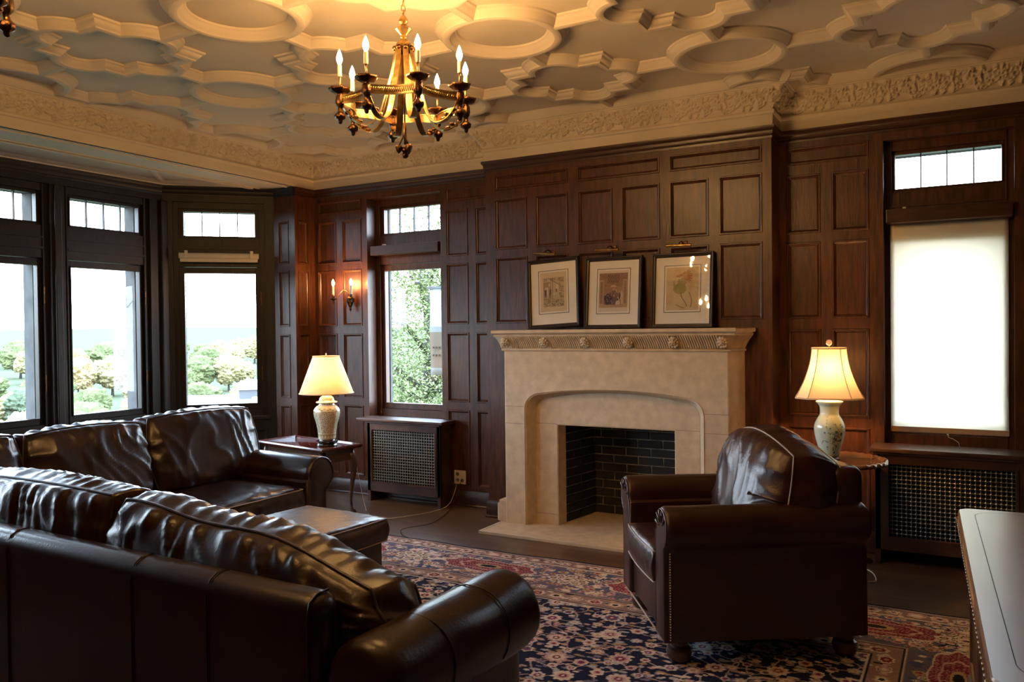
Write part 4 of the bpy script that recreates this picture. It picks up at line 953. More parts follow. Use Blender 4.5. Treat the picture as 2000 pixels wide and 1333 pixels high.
def jar_col(an, z, r):
    C = np.tile(np.array([.70, .64, .46]), (len(an), 1)); rg = np.random.RandomState(3); n = rg.rand(len(an)); x = an * .11
    def put(mk, c): C[mk] = c
    body = (z > .105) & (z < .275); s1 = np.sin(x * 170 + 2 * np.sin(z * 90)) * np.sin(z * 210 + 2 * np.sin(x * 80))
    put(body & (s1 > .15), (.34, .27, .17)); put(body & (s1 < -.55), (.20, .13, .09)); put(body & (np.sin(an * 2) > .1) & (s1 > .0) & (n > .3), (.22, .33, .22))
    put(body & (np.abs(np.sin(an * 2)) < .09), (.70, .64, .46)); put(body & (np.abs(np.abs(np.sin(an * 2)) - .11) < .02), (.28, .18, .10)); put(body & (n > .9), (.45, .20, .10))
    for zz in (.03, .062, .095, .282, .318): put(np.abs(z - zz) < .0025, (.28, .20, .10))
    zg = (z > .062) & (z < .092); put(zg & (np.abs(((an * 9 / PI) % 1) - .5) * 2 < (z - .062) / .03), (.40, .32, .17)); zg2 = (z > .285) & (z < .315); put(zg2 & (np.sin(an * 14) * np.sin(z * 260) > .2), (.30, .30, .17))
    put((z > .340) & (z < .352) & (np.sin(an * 22) > 0), (.24, .17, .09)); put((z > .375) & (np.sin(an * 6) * np.sin(z * 230) > .55), (.40, .32, .2)); return C
lt = thing('table_lamp', 'patterned ginger jar lamp with pleated cream shade on the mahogany side table', 'table lamp', (-4.605, 5.07, HZ - .005), 0); lt.scale = (.96, .96, 1)
m = MB(); m.lathe([(0, 0), (.082, 0), (.088, .008), (.078, .018), (.090, .030), (.090, .040), (.070, .044), (.066, .052), (0, .052)], seg=32, flute=.02, fn=10); m.build('wood_stand', BLACKIN if 0 else mat('carved_black_stand', (.02, .012, .010), .2, coat=.5), lt, auto=40)
lathe_col('jar', spl([(.062, .050), (.074, .062), (.077, .10), (.088, .17), (.104, .225), (.112, .265), (.108, .300), (.088, .325), (.068, .336), (.066, .352), (.088, .354), (.088, .362), (.066, .372), (.058, .395), (.036, .412), (.014, .418), (0, .418)]), 160, jar_col, VCOL, lt)
m = MB(); m.tube([(0, 0, .415), (0, 0, .50)], .006, 8); m.lathe([(0, .50), (.014, .50), (.014, .53), (0, .53)]); m.tube([(.0, -.0, .53), (.05, 0, .60), (.045, 0, .70), (0, 0, .735)], .0022, 6); m.tube([(.0, -.0, .53), (-.05, 0, .60), (-.045, 0, .70), (0, 0, .735)], .0022, 6); m.build('harp', BRASS, lt, smooth=True)
m = MB(); m.ball((0, 0, .585), .030, 3, (1, 1, 1.3)); m.build('bulb', LBUL, lt, smooth=True)
m = MB(); seg = 180; vs = []
for j in range(9):
    s = j / 8; R = .228 + (.110 - .228) * s; z = .432 + .305 * s
    for i in range(seg): a = 2 * PI * i / seg; k = 1 + .006 * (i % 2) + .0; vs.append((R * k * math.cos(a), R * k * math.sin(a), z))
m.add(vs, [(j * seg + i, j * seg + (i + 1) % seg, (j + 1) * seg + (i + 1) % seg, (j + 1) * seg + i) for j in range(8) for i in range(seg)])
sh = m.build('pleated_shade', SHADEM, lt)
m = MB()
for R, z in ((.230, .433), (.112, .737)): m.tube([(R * math.cos(2 * PI * k / 48), R * math.sin(2 * PI * k / 48), z) for k in range(48)], .0045, 6, closed=True)
m.build('shade_trim', SHTRIM, sh, smooth=True)
m = MB()
for a in (0, 2.09, 4.19): m.tube([(0, 0, .735), (.112 * math.cos(a), .112 * math.sin(a), .735)], .0018, 5)
m.lathe([(0, .735), (.010, .737), (.004, .745), (.006, .756), (0, .770)], seg=12); m.build('finial', BRASS, lt, smooth=True)

# ------------------------------------------------------------------ round table with the celadon lamp
RT = (-.712, 5.292)
t = thing('round_table', 'round walnut table with scalloped carved rim behind the armchair', 'side table', (*RT, 0))
m = MB(); seg = 144; ZR = .68; prof = [(0, -.006), (.272, -.006), (.279, -.003), (.287, .006), (.295, .010), (.304, .006), (.310, -.004), (.303, -.014), (.278, -.020), (0, -.024)]; vs = []
for i in range(seg):
    a = 2 * PI * i / seg; sc = 1 + .020 * abs(math.sin(a * 6)) + .006 * math.sin(a * 36)
    for r, z in prof: k = sc if r > .268 else 1; vs.append((r * k * math.cos(a), r * k * math.sin(a), ZR + z + (.003 * math.sin(a * 36) if .282 < r < .309 else 0)))
n = len(prof); m.add(vs, [(i * n + j, ((i + 1) % seg) * n + j, ((i + 1) % seg) * n + j + 1, i * n + j + 1) for i in range(seg) for j in range(n - 1)]); m.build('scalloped_top', ROUNDW, t, auto=40)
m = MB(); m.lathe([(0, .16), (.035, .16), (.05, .19), (.055, .24), (.04, .30), (.022, .34), (.030, .36), (.022, .38), (.024, .50), (.034, .56), (.05, .60), (.05, .62), (.09, .64), (.09, ZR - .022), (0, ZR - .022)], seg=28); m.build('pedestal', ROUNDW, t, auto=45)
for k in range(3):
    a = rad(170 + 120 * k); m = MB(); q = [(.03, .20, .026), (.09, .22, .026), (.15, .17, .022), (.20, .09, .018), (.25, .035, .018), (.28, .018, .022), (.295, .016, .016)]
    m.tube([(d * math.cos(a), d * math.sin(a), z) for d, z, r in q], [r * .82 for d, z, r in q], 10); m.build('foot', ROUNDW, t, smooth=True)
lt = thing('table_lamp', 'celadon vase lamp with blue flowers and bell shade on the round table', 'table lamp', (-.738, 5.33, ZR - .005), rad(8))
m = MB(); m.lathe([(0, 0), (.060, 0), (.064, .006), (.056, .014), (.060, .022), (0, .022)], seg=32); m.build('wood_stand', DESKD, lt, auto=40)
def cel_col(an, z, r):
    C = np.tile(np.array([.46, .58, .50]), (len(an), 1)); rg = np.random.RandomState(8); x = an + 1.45; ink = np.array([.05, .07, .12])
    def put(mk, a=.9): C[mk] = C[mk] * (1 - a) + ink * a
    for t_, (xa, za, xb, zb, A) in enumerate(((-.75, .10, .55, .16, .012), (.0, .25, .5, .19, .010), (-.35, .20, .55, .12, .014), (.1, .14, .45, .06, .01), (.3, .22, .8, .10, .012))):
        s = (x - xa) / (xb - xa); zc = za + (zb - za) * s + A * np.sin(s * 11 + t_); put((np.abs(z - zc) < .0025 + .0015 * np.sin(s * 25)) & (s > 0) & (s < 1))
    for k in range(46):
        cx, cz = rg.normal(.28, .30), rg.normal(.13, .035); put(((x - cx) * .09) ** 2 + (z - cz) ** 2 < rg.uniform(.003, .009) ** 2, rg.uniform(.5, .95))
    for k in range(4): put((np.abs(x + .33) < .06) & (np.abs(z - (.268 - k * .020)) < .0065) & (np.sin(x * 90 + z * 700) > -.2), .7)
    return C
lathe_col('vase', spl([(.052, .020), (.060, .030), (.072, .07), (.090, .13), (.098, .18), (.095, .215), (.078, .250), (.062, .275), (.060, .300), (.066, .330), (.084, .350), (.086, .358), (.080, .360), (.03, .372), (.014, .385), (0, .385)]), 160, cel_col, VCOL, lt)
m = MB(); m.tube([(0, 0, .38), (0, 0, .46)], .006, 8); m.tube([(0, 0, .46), (.045, 0, .54), (.04, 0, .66), (0, 0, .695)], .002, 6); m.tube([(0, 0, .46), (-.045, 0, .54), (-.04, 0, .66), (0, 0, .695)], .002, 6); m.build('harp', BRASS, lt, smooth=True)
m = MB(); m.ball((0, 0, .545), .028, 3, (1, 1, 1.3)); m.build('bulb', LBUR, lt, smooth=True)
def octo(hw, cut, sub=1): return [(hw, -hw + cut), (hw, hw - cut), (hw - cut, hw), (-hw + cut, hw), (-hw, hw - cut), (-hw, -hw + cut), (-hw + cut, -hw), (hw - cut, -hw)]
m = MB(); vs = []; J = 16
for j in range(J + 1):
    s = j / J; hw = .108 + .100 * (1 - s) ** 1.75; z = .385 + .302 * s; c = hw * .36
    vs += [(x, y, z) for x, y in octo(hw, c)]
m.add(vs, [(j * 8 + i, j * 8 + (i + 1) % 8, (j + 1) * 8 + (i + 1) % 8, (j + 1) * 8 + i) for j in range(J) for i in range(8)]); sh = m.build('bell_shade', SHADEM2, lt)
m = MB()
for j in (0, J): m.tube([(x, y, vs[j * 8][2]) for x, y, _ in vs[j * 8:j * 8 + 8]], .0055, 6, closed=True)
for i in range(8): m.tube([vs[j * 8 + i] for j in range(J + 1)], .0028, 5)
m.build('shade_trim', SHTRIM, sh, smooth=True)
m = MB()
for a in (.78, 2.36, 3.93, 5.5): m.tube([(0, 0, .687), (.14 * math.cos(a), .14 * math.sin(a), .687)], .0018, 5)
m.tube([(0, 0, .687), (0, 0, .705)], .004, 8); m.lathe([(0, -.006), (.016, -.006), (.020, -.002), (.020, .002), (.016, .006), (0, .006)], seg=24, M=TM(0, 0, .722) @ Matrix.Rotation(rad(90), 4, 'X')); lt.scale = (.93, .93, 1); fo = m.build('finial', mat('pale_jade_finial', (.45, .38, .36), .3), lt, auto=45)

# ------------------------------------------------------------------ desk, its top catching the window light
t = thing('wooden_desk', 'large polished wooden desk with carved rim in the right foreground', 'desk', (-.030, 3.665, RUGZ), rad(2.4))
DW, DL, DZ = 1.15, 1.78, .76
def rrect(ins, rc, z, cx0=0, n=8):
    P = []
    for (cx, cy, a0) in ((ins + rc, -ins - rc, PI / 2), (ins + rc, -DL + ins + rc, PI), (DW - ins - rc, -DL + ins + rc, 1.5 * PI), (DW - ins - rc, -ins - rc, 0)):
        for k in range(n + 1): a = a0 + PI / 2 * k / n; P.append((cx + rc * math.cos(a), cy + rc * math.sin(a), z))
    return P
m = MB(); L0, L1 = rrect(.004, .05, DZ), rrect(.0, .054, DZ - .006); L2 = rrect(0, .054, DZ - .022); k = len(L0)
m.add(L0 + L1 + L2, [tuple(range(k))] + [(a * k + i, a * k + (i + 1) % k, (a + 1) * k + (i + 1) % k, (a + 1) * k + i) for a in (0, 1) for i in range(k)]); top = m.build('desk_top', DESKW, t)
m = MB(); A_, B_ = rrect(.052, .085, DZ + .0004), rrect(.0545, .083, DZ + .0004); m.add(A_ + B_, [(i, (i + 1) % k, k + (i + 1) % k, k + i) for i in range(k)]); m.build('inlay_line', INK, top)
m = MB(); m.sweep(rrect(.0, .054, DZ - .022), [(0, 0), (.005, -.004), (.003, -.014), (-.006, -.022), (-.012, -.034), (-.006, -.040), (-.03, -.046)], closed=True); m.build('edge_moulding', DESKD, t)
m = MB(); P = rrect(-.002, .056, DZ - .036)
for a, b in zip(P, P[1:] + P[:1]):
    L = math.dist(a, b); n_ = max(1, int(L / .034))
    for q in range(n_):
        s = (q + .5) / n_; m.ball((a[0] + (b[0] - a[0]) * s, a[1] + (b[1] - a[1]) * s, a[2]), .0125, 1, (.7, .7, 1) if L < .1 else ((.6, 1.2, .8) if abs(a[0] - b[0]) < .01 else (1.2, .6, .8)))
m.build('carved_beading', ROUNDW, t, smooth=True)
m = MB(); m.box(.045, DW - .045, -DL + .045, -.045, .10, DZ - .06, .006)
for q in range(3):
    y0 = -.08 - q * .56; m.sweep([(.045, y0, .17), (.045, y0, .64), (.045, y0 - .50, .64), (.045, y0 - .50, .17)], [(-.012, 0), (-.008, .008), (.008, .008), (.012, 0)], up=(-1, 0, 0), closed=True)
m.box(.03, DW - .03, -DL + .03, -.03, .06, .11, .008); m.build('desk_body', DESKD, t, auto=40)
for x in (.07, DW - .07):
    for y in (-.07, -DL + .07): m = MB(); m.box(x - .035, x + .035, y - .035, y + .035, 0, .065, .01); m.build('foot', DESKD, t)

# ------------------------------------------------------------------ chandeliers
def chandelier(label, cx, cy, dz, rot):
    t = thing('chandelier', label, 'chandelier', (cx, cy, dz), rot, None)
    m = MB(); z = 2.89                                           # chain up to the ceiling rose
    for k in range(int((ZT - dz - z) / .026)):
        a = PI / 2 * (k % 2); m.tube([(.009 * math.cos(q) * math.cos(a), .009 * math.cos(q) * math.sin(a), z + .017 + .017 * math.sin(q)) for q in [2 * PI * i / 10 for i in range(10)]], .0024, 5, closed=True); z += .026
    m.build('chain', BRASS, t, smooth=True)
    m = MB(); m.lathe([(0, 0), (.06, 0), (.055, -.012), (.03, -.03), (.012, -.05), (0, -.055)], (0, 0, ZT - dz), 24); m.build('ceiling_rose', BRASS, t, auto=40)
    m = MB(); m.lathe([(0, 2.905), (.008, 2.90), (.018, 2.885), (.020, 2.872), (.010, 2.862), (.014, 2.855), (.034, 2.845), (.038, 2.838), (.022, 2.822), (.012, 2.812), (.014, 2.804), (.008, 2.798), (.020, 2.790), (.030, 2.778), (.034, 2.765), (.030, 2.757), (0, 2.757)], seg=32, flute=.05, fn=12); m.build('crown', BRASS, t, auto=50)
    m = MB(); m.tube([(0, 0, 2.76), (0, 0, 2.40)], .0035, 8); m.tube([(0, 0, 2.44), (0, 0, 2.40), (0, 0, 2.33)], [.003, .009, .006], 10); m.build('centre_rod', BRASS, t, smooth=True)
    for k in range(3):
        a = 2 * PI * k / 3 + .4; c, s = math.cos(a), math.sin(a); m = MB(); m.tube([(.006 * c, .006 * s, 2.40), (.009 * c, .009 * s, 2.36), (.026 * c, .026 * s, 2.325)], .0028, 6)
        m.lathe([(0, .016), (.010, .014), (.015, .004), (.012, -.010), (.005, -.020), (0, -.024)], (.028 * c, .028 * s, 2.312), 10, flute=.12, fn=5); m.build('leaf_cluster', BRONZE, t, smooth=True)
    m = MB(); m.ball((0, 0, 2.282), .0155, 2); m.lathe([(0, .03), (.012, .028), (.016, .014), (.012, .004), (0, .0)], (0, 0, 2.29), 10, flute=.15, fn=5); m.build('ball_finial', BRONZE, t, smooth=True)
    zr = 2.505; R = .283
    for k in range(8):
        a = 2 * PI * k / 8; c, s = math.cos(a), math.sin(a)
        # flat brass strap
        m = MB(); q = spl([(.034, 2.768), (.046, 2.70), (.070, 2.60), (.092, 2.52), (.118, 2.450), (.158, 2.410), (.205, 2.412), (.245, 2.440), (.272, 2.480)], 5); vs = []
        for i, (r_, z_) in enumerate(q):
            w = .0115 + .003 * math.sin(PI * i / len(q)); p, nx_ = q[max(i - 1, 0)], q[min(i + 1, len(q) - 1)]; tx, tz = nx_[0] - p[0], nx_[1] - p[1]; L = math.hypot(tx, tz); ox, oz = tz / L * .0022, -tx / L * .0022
            for (sw, so) in ((-w, 1), (w, 1), (w, -1), (-w, -1)): rr, zz = r_ + ox * so, z_ + oz * so; vs.append((rr * c - sw * s, rr * s + sw * c, zz))
        n_ = len(q); m.add(vs, [(i * 4 + j, i * 4 + (j + 1) % 4, (i + 1) * 4 + (j + 1) % 4, (i + 1) * 4 + j) for i in range(n_ - 1) for j in range(4)] + [(0, 1, 2, 3), (n_ * 4 - 4, n_ * 4 - 3, n_ * 4 - 2, n_ * 4 - 1)]); m.build('strap', BRASS, t)
        m = MB()
        for b in range(4): m.ball((.225 * c + .018 * (b - 1.5) * c, .225 * s + .018 * (b - 1.5) * s, 2.418 + .009 * (b % 2) + .008 * b), .0125, 1, (1.1, 1.1, .8))
        m.ball((.040 * c, .040 * s, 2.752), .012, 2); m.build('leaf_mount', BRONZE, t, smooth=True)
        # concave rope-moulded ring section to the next cup
        a2 = a + PI / 4; P0, P1 = Vector((R * c, R * s, zr)), Vector((R * math.cos(a2), R * math.sin(a2), zr)); mid = (P0 + P1) / 2; inn = -Vector((mid.x, mid.y, 0)).normalized()
        path = [P0.lerp(P1, u) + inn * .030 * (1 - (2 * u - 1) ** 2) for u in [.05 + .9 * i / 14 for i in range(15)]]
        m = MB(); m.sweep(path, [(-.006, -.019), (.006, -.019), (.006, -.013), (.0035, -.012), (.0035, .012), (.006, .013), (.006, .019), (-.006, .019), (-.006, .013), (-.0035, .012), (-.0035, -.012), (-.006, -.013), (-.006, -.019)])
        ro = m.build('ring_section', BRASS, t, auto=40); m = MB()
        for u in np.linspace(.07, .93, 22):
            p = P0.lerp(P1, u) + inn * .030 * (1 - (2 * u - 1) ** 2); tg = (P1 - P0).normalized(); p = p - inn * .0035
            m.tube([p - tg * .004 - Vector((0, 0, .010)), p + tg * .004 + Vector((0, 0, .010))], .0026, 5)
        m.build('rope_twist', BRASS, ro, smooth=True)
        # cup, pendant, candle
        X, Y = R * c, R * s
        m = MB(); m.lathe([(0, -.105), (.006, -.103), (.010, -.095), (.010, -.088), (.022, -.080), (.024, -.066), (.014, -.056), (.009, -.048), (.010, -.035), (.016, -.028), (.019, -.012), (.017, .015), (.010, .022), (.014, .026), (.032, .030), (.044, .040), (.047, .049), (.036, .046), (.012, .046), (.0, .046)], (X, Y, zr), 20, flute=.10, fn=7); cup = m.build('candle_cup', BRONZE, t, smooth=True)
        m = MB(); m.ball((X, Y, zr - .095), .0105, 1); m.build('pendant_ball', BRONZE, cup, smooth=True)
        m = MB(); m.tube([(X, Y, zr + .044), (X, Y, zr + .105)], .0042, 8); m.build('candle_stem', BRASS, cup, smooth=True)
        m = MB(); m.lathe([(0, .100), (.0092, .100), (.0092, .150), (0, .150)], (X, Y, zr), 14); m.build('candle_sleeve', CREAMP, cup, auto=40)
        m = MB(); m.lathe([(0, .150), (.006, .153), (.0125, .170), (.0130, .180), (.009, .196), (.004, .210), (0, .218)], (X, Y, zr), 12); m.build('bulb', BULB, cup, smooth=True)
    return t
fa = math.atan2(-.872, .489)
chandelier('eight-light brass candle chandelier hanging in full view above the ottoman', -2.175, 2.925, 0, fa + rad(19))
chandelier('second brass chandelier, only its edge showing in the top left corner', -2.580, 1.125, 0, fa + rad(4))

# ------------------------------------------------------------------ rug, woven pattern as point colours on a fine mesh
RX0, RX1, RY0, RY1 = -4.30, .33, .70, 4.69
def axis(a, b, f0, f1, fine, coarse):
    L = list(np.arange(a, f0, coarse)) + list(np.arange(f0, f1, fine)) + list(np.arange(f1, b, coarse)) + [b]; return np.array(L)
rxs = axis(RX0, RX1, -3.95, .10, .0050, .014); rys = axis(RY0, RY1, 2.25, RY1 - .004, .0050, .014)
def rug_col(X, Y):
    rg = np.random.RandomState(21); h, w = X.shape
    NAVY = np.array([.012, .013, .038]); CREAM = np.array([.66, .55, .47]); PINK = np.array([.52, .33, .29]); BURG = np.array([.20, .018, .045]); SLATE = np.array([.125, .110, .165]); MAG = np.array([.18, .035, .105]); GOLD = np.array([.44, .30, .17]); BLUE = np.array([.06, .085, .17]); PALE = np.array([.40, .40, .42]); BLK = np.array([.02, .015, .02])
    E = np.minimum(np.minimum(X - RX0, RX1 - X), np.minimum(Y - RY0, RY1 - Y)); C = np.tile(NAVY, (h, w, 1))
    xs, ys = X[0], Y[:, 0]
    def win(cx, cy, r):
        i0, i1 = np.searchsorted(xs, (cx - r, cx + r)); j0, j1 = np.searchsorted(ys, (cy - r, cy + r)); return slice(j0, j1), slice(i0, i1)
    def flower(cx, cy, r, n, cols, rot=0, sx=1, sy=1, ok=None):
        S = win(cx, cy, r * 1.3 * max(sx, sy)); x, y = (X[S] - cx) / sx, (Y[S] - cy) / sy
        if x.size == 0: return
        d = np.hypot(x, y); th = np.arctan2(y, x) + rot; R = r * (.74 + .26 * np.abs(np.cos(th * n / 2))); c = C[S]; o = ok[S] if ok is not None else True
        for f, col in cols: mk = (d < R * f) & o; c[mk] = col
    def line(pts, wd, col, ok=None):
        for (x0, y0), (x1, y1) in zip(pts[:-1], pts[1:]):
            S = win((x0 + x1) / 2, (y0 + y1) / 2, math.dist((x0, y0), (x1, y1)) / 2 + wd); x, y = X[S], Y[S]
            if x.size == 0: continue
            L2 = (x1 - x0) ** 2 + (y1 - y0) ** 2 + 1e-9; t = np.clip(((x - x0) * (x1 - x0) + (y - y0) * (y1 - y0)) / L2, 0, 1)
            d = np.hypot(x - x0 - t * (x1 - x0), y - y0 - t * (y1 - y0)); mk = d < wd
            if ok is not None: mk &= ok[S]
            C[S][mk] = col
    field = E > .725; pal = [[(1, CREAM), (.80, PINK), (.5, MAG)], [(1, CREAM), (.62, PINK), (.32, BURG)], [(1, PINK), (.7, CREAM), (.4, GOLD)], [(1, CREAM), (.72, SLATE), (.42, MAG)], [(1, PALE), (.6, CREAM), (.3, PINK)], [(1, CREAM), (.55, MAG), (.25, CREAM)]]
    # vines and blossoms in the field
    gx = np.arange(RX0 + .8, RX1 - .70, .112); gy = np.arange(RY0 + .8, RY1 - .74, .106); nodes = {}
    for i, x in enumerate(gx):
        for j, y in enumerate(gy): nodes[i, j] = (x + rg.uniform(-.035, .035) + .06 * (j % 2), y + rg.uniform(-.035, .035))
    for (i, j), (x, y) in nodes.items():
        for di, dj in ((1, 0), (0, 1), (1, 1), (-1, 1)):
            if (i + di, j + dj) in nodes and rg.rand() < .40:
                x1, y1 = nodes[i + di, j + dj]; px, py = -(y1 - y), (x1 - x); k = rg.uniform(-.45, .45)
                line([((1 - s) * x + s * x1 + px * k * math.sin(PI * s), (1 - s) * y + s * y1 + py * k * math.sin(PI * s)) for s in np.linspace(0, 1, 7)], .0030, PINK * .9 if rg.rand() < .5 else CREAM * .75, field)
    for q in range(4200):
        x, y = rg.uniform(gx[0], gx[-1] + .1), rg.uniform(gy[0], gy[-1] + .1); flower(x, y, rg.uniform(.009, .017), 2, [(1, [PINK, CREAM, GOLD * .8, PALE, SLATE * 1.5][rg.randint(5)])], rg.uniform(0, 6), 1.0 + .9 * rg.rand(), .8, field)
    for (i, j), (x, y) in nodes.items():
        big = (i * 3 + j * 5) % 7 == 0; flower(x, y, rg.uniform(.046, .060) if big else rg.uniform(.022, .036), 9 if big else [6, 8, 5, 7][rg.randint(4)], pal[rg.randint(6)], rg.uniform(0, 6), 1, 1, field)
        if big: flower(x, y, .020, 5, [(1, BURG), (.5, CREAM)], rg.uniform(0, 6), 1, 1, field)
    # inner guard stripe, main border, outer guard stripe
    def band(a, b): return (E >= a) & (E < b)
    n2 = rg.rand(h, w)
    along = np.where(np.minimum(Y - RY0, RY1 - Y) < np.minimum(X - RX0, RX1 - X), X, Y)
    C[band(.565, .725)] = PINK * .55; C[band(.145, .565)] = SLATE; C[band(.018, .145)] = PINK * .45
    for a in (.568, .712, .718, .148, .140, .024): C[band(a, a + .006)] = CREAM * .9
    C[band(.574, .582)] = BLK; C[band(.704, .712)] = BLK
    def border_point(s, e):                                     # s along the back edge (x) or right edge (y)
        return (s, RY1 - e)
    def scroll_row(e, step, r, ok, cols, side):
        rng_ = np.arange(RX0 + e, RX1 - e + .01, step) if side == 'back' else np.arange(RY0 + e, RY1 - e, step)
        for k, s in enumerate(rng_):
            cx, cy = (s, RY1 - e) if side == 'back' else (RX1 - e, s)
            flower(cx, cy, r * rg.uniform(.85, 1.1), [6, 8, 5][k % 3], cols[k % len(cols)], rg.uniform(0, 6), 1.25 if side == 'back' else 1, 1 if side == 'back' else 1.25, ok)
            for q in range(3):
                a = rg.uniform(0, 6.28); r2 = r * rg.uniform(1.3, 1.8); flower(cx + r2 * math.cos(a) * 1.2, cy + r2 * math.sin(a), r * .33, 2, [(1, [CREAM, BLK, PINK][q])], a, 1.5, .8, ok)
    for side in ('back', 'right'):
        ok = band(.585, .702); scroll_row(.643, .118, .040, ok, [[(1, CREAM), (.8, BLK), (.7, PINK), (.35, CREAM)], [(1, CREAM), (.72, BURG), (.3, GOLD)], [(1, GOLD), (.7, CREAM), (.4, BLK)]], side)
        ok = band(.035, .138); scroll_row(.086, .105, .036, ok, [[(1, CREAM), (.75, PINK), (.3, BLK)], [(1, CREAM), (.8, BLK), (.68, CREAM), (.3, MAG)], [(1, PINK), (.6, CREAM)]], side)
    ok = band(.155, .560)
    for q in range(2000):
        if rg.rand() < .72: x, y = rg.uniform(RX0 + .15, RX1 - .15), RY1 - rg.uniform(.165, .55)
        else: x, y = RX1 - rg.uniform(.165, .55), rg.uniform(RY0 + .2, RY1 - .16)
        flower(x, y, rg.uniform(.010, .024), [2, 5, 6][rg.randint(3)], [[(1, PINK), (.5, MAG)], [(1, CREAM)], [(1, GOLD), (.5, BURG)], [(1, BLUE)], [(1, CREAM), (.6, BLK), (.3, CREAM)]][rg.randint(5)], rg.uniform(0, 6), 1.4, 1, ok)
    for q in range(160):
        x = rg.uniform(RX0 + .2, RX1 - .2); y = RY1 - rg.uniform(.19, .53); pts = [(x, y)]; a = rg.uniform(0, 6)
        for k in range(7): a += rg.uniform(.1, .7); pts.append((pts[-1][0] + .020 * math.cos(a), pts[-1][1] + .014 * math.sin(a)))
        line(pts, .0035, [CREAM, BLK, PINK][q % 3], ok)
    def cart(cx, cy, hx, hy):
        x, y = (X - cx) / hx, (Y - cy) / hy; th = np.arctan2(y, x); d = np.hypot(np.abs(x) ** 1.2, np.abs(y) ** 1.2); R = 1 + .07 * np.cos(8 * th)
        C[(d < R) & ok] = CREAM * .85; ins = (d < R * .93) & ok; C[ins] = BURG
        v = np.sin((X - cx) * 150 + 2 * np.sin((Y - cy) * 90)) * np.sin((Y - cy) * 170 + 2 * np.sin((X - cx) * 70)); C[ins & (v > .62)] = PINK * .8; C[ins & (v < -.80)] = CREAM * .7
        C[ins & (np.abs(d - R * .55) < .035)] = PINK; C[(d < .22) & ok] = GOLD; C[(d < .13) & ok] = BLK
    def rosette(cx, cy, r, sx, sy):
        for k in range(8):
            a = k * PI / 4; flower(cx + r * .62 * math.cos(a) * sx, cy + r * .62 * math.sin(a) * sy, r * .33, 5, [(1, BLK), (.88, CREAM), (.45, BLK), (.3, GOLD)], a, sx, sy, ok)
        flower(cx, cy, r * .42, 6, [(1, BLK), (.9, CREAM), (.5, PINK), (.25, BLK)], 0, sx, sy, ok)
    for k, cx in enumerate((-3.76, -2.63, -1.50, -.40)): cart(cx, RY1 - .335, .325, .115)
    for cx in (-3.20, -2.07, -.95, .0): rosette(cx, RY1 - .355, .105, 1.45, .95)
    for cy in (3.85, 2.75): cart(RX1 - .36, cy, .115, .325)
    for cy in (3.30, 2.2): rosette(RX1 - .355, cy, .105, .95, 1.45)
    C *= (.82 + .34 * n2)[:, :, None]; return C
rug = grid_obj('oriental_rug', rxs, rys, rug_col, RUGM, None, z=.008)
tag(rug, 'navy and burgundy oriental rug with floral border spread before the hearth', 'rug')
rd = rug.data; co = np.zeros(len(rd.vertices) * 3); rd.vertices.foreach_get('co', co); co = co.reshape(-1, 3)
edge = np.minimum(RY1 - co[:, 1], 1); co[:, 1] += np.where(edge < .3, .006 * np.sin(co[:, 0] * 5.1) + .004 * np.sin(co[:, 0] * 13), 0); co[:, 2] += .0015 * np.sin(co[:, 0] * 4) * np.sin(co[:, 1] * 5)
rd.vertices.foreach_set('co', co.ravel()); so = rug.modifiers.new('thickness', 'SOLIDIFY'); so.thickness = .006; so.offset = -1

# ------------------------------------------------------------------ outdoors
def leafmat(name, c1, c2):
    m = mat(name, c1, .8, noise_s=2.2, col2=c2, spec=0, detail=8); return m
LG = leafmat('green_foliage', (.14, .155, .072), (.07, .082, .040)); LY = leafmat('yellow_foliage', (.26, .22, .115), (.16, .14, .075)); LO = leafmat('orange_foliage', (.26, .20, .105), (.16, .125, .065)); LD = leafmat('blue_green_foliage', (.10, .12, .075), (.05, .064, .042))
BARK = mat('grey_bark', (.055, .05, .042), .9, noise_s=6, col2=(.025, .022, .018), bump=.5, bscale=12)
GRASS = leafmat('valley_grass', (.088, .092, .060), (.055, .064, .040))
m = MB(); vs = []; nx, ny = 60, 60
for j in range(ny + 1):
    for i in range(nx + 1):
        x = -1500 + 1600 * (i / nx) ** .6; y = -900 + 2400 * j / ny; d = math.hypot(x + 6, y - 3)
        z = -9.5 - 6 * min(1, max(0, (d - 20) / 60)) + 22 * min(1, max(0, (d - 250) / 700)) + 3 * nz(x * .004, y * .004, 0)
        if x > -14: z = min(z, -1.2)
        vs.append((x, y, z))
m.add(vs, [(j * (nx + 1) + i, j * (nx + 1) + i + 1, (j + 1) * (nx + 1) + i + 1, (j + 1) * (nx + 1) + i) for j in range(ny) for i in range(nx)]); g = m.build('valley_ground', GRASS, smooth=True); struct(g)
def ground_z(x, y):
    d = math.hypot(x + 6, y - 3); return -9.5 - 6 * min(1, max(0, (d - 20) / 60)) + 22 * min(1, max(0, (d - 250) / 700)) + 3 * nz(x * .004, y * .004, 0)
protos = []
for pi, lm in enumerate((LG, LY, LO, LD)):
    r = thing('tree', 'x', 'tree'); m = MB(); bm = bmesh.new(); bmesh.ops.create_icosphere(bm, subdivisions=6, radius=1)
    for v in bm.verts:
        c = v.co; k = 1 + .30 * nz(c.x * 1.6 + pi * 7, c.y * 1.6, c.z * 1.6) + .20 * nz(c.x * 5 + pi, c.y * 5, c.z * 5) + .10 * nz(c.x * 12, c.y * 12, c.z * 12) + .05 * nz(c.x * 26, c.y * 26, c.z * 26); v.co = c * k; v.co.z = v.co.z * .85 + 1.45
    m.bm(bm); m.build('crown', lm, r, smooth=True); m = MB(); m.tube([(0, 0, 0), (.02, 0, .5), (0, .03, 1.1)], [.09, .07, .05], 8); m.build('trunk', BARK, r, smooth=True); protos.append(r)
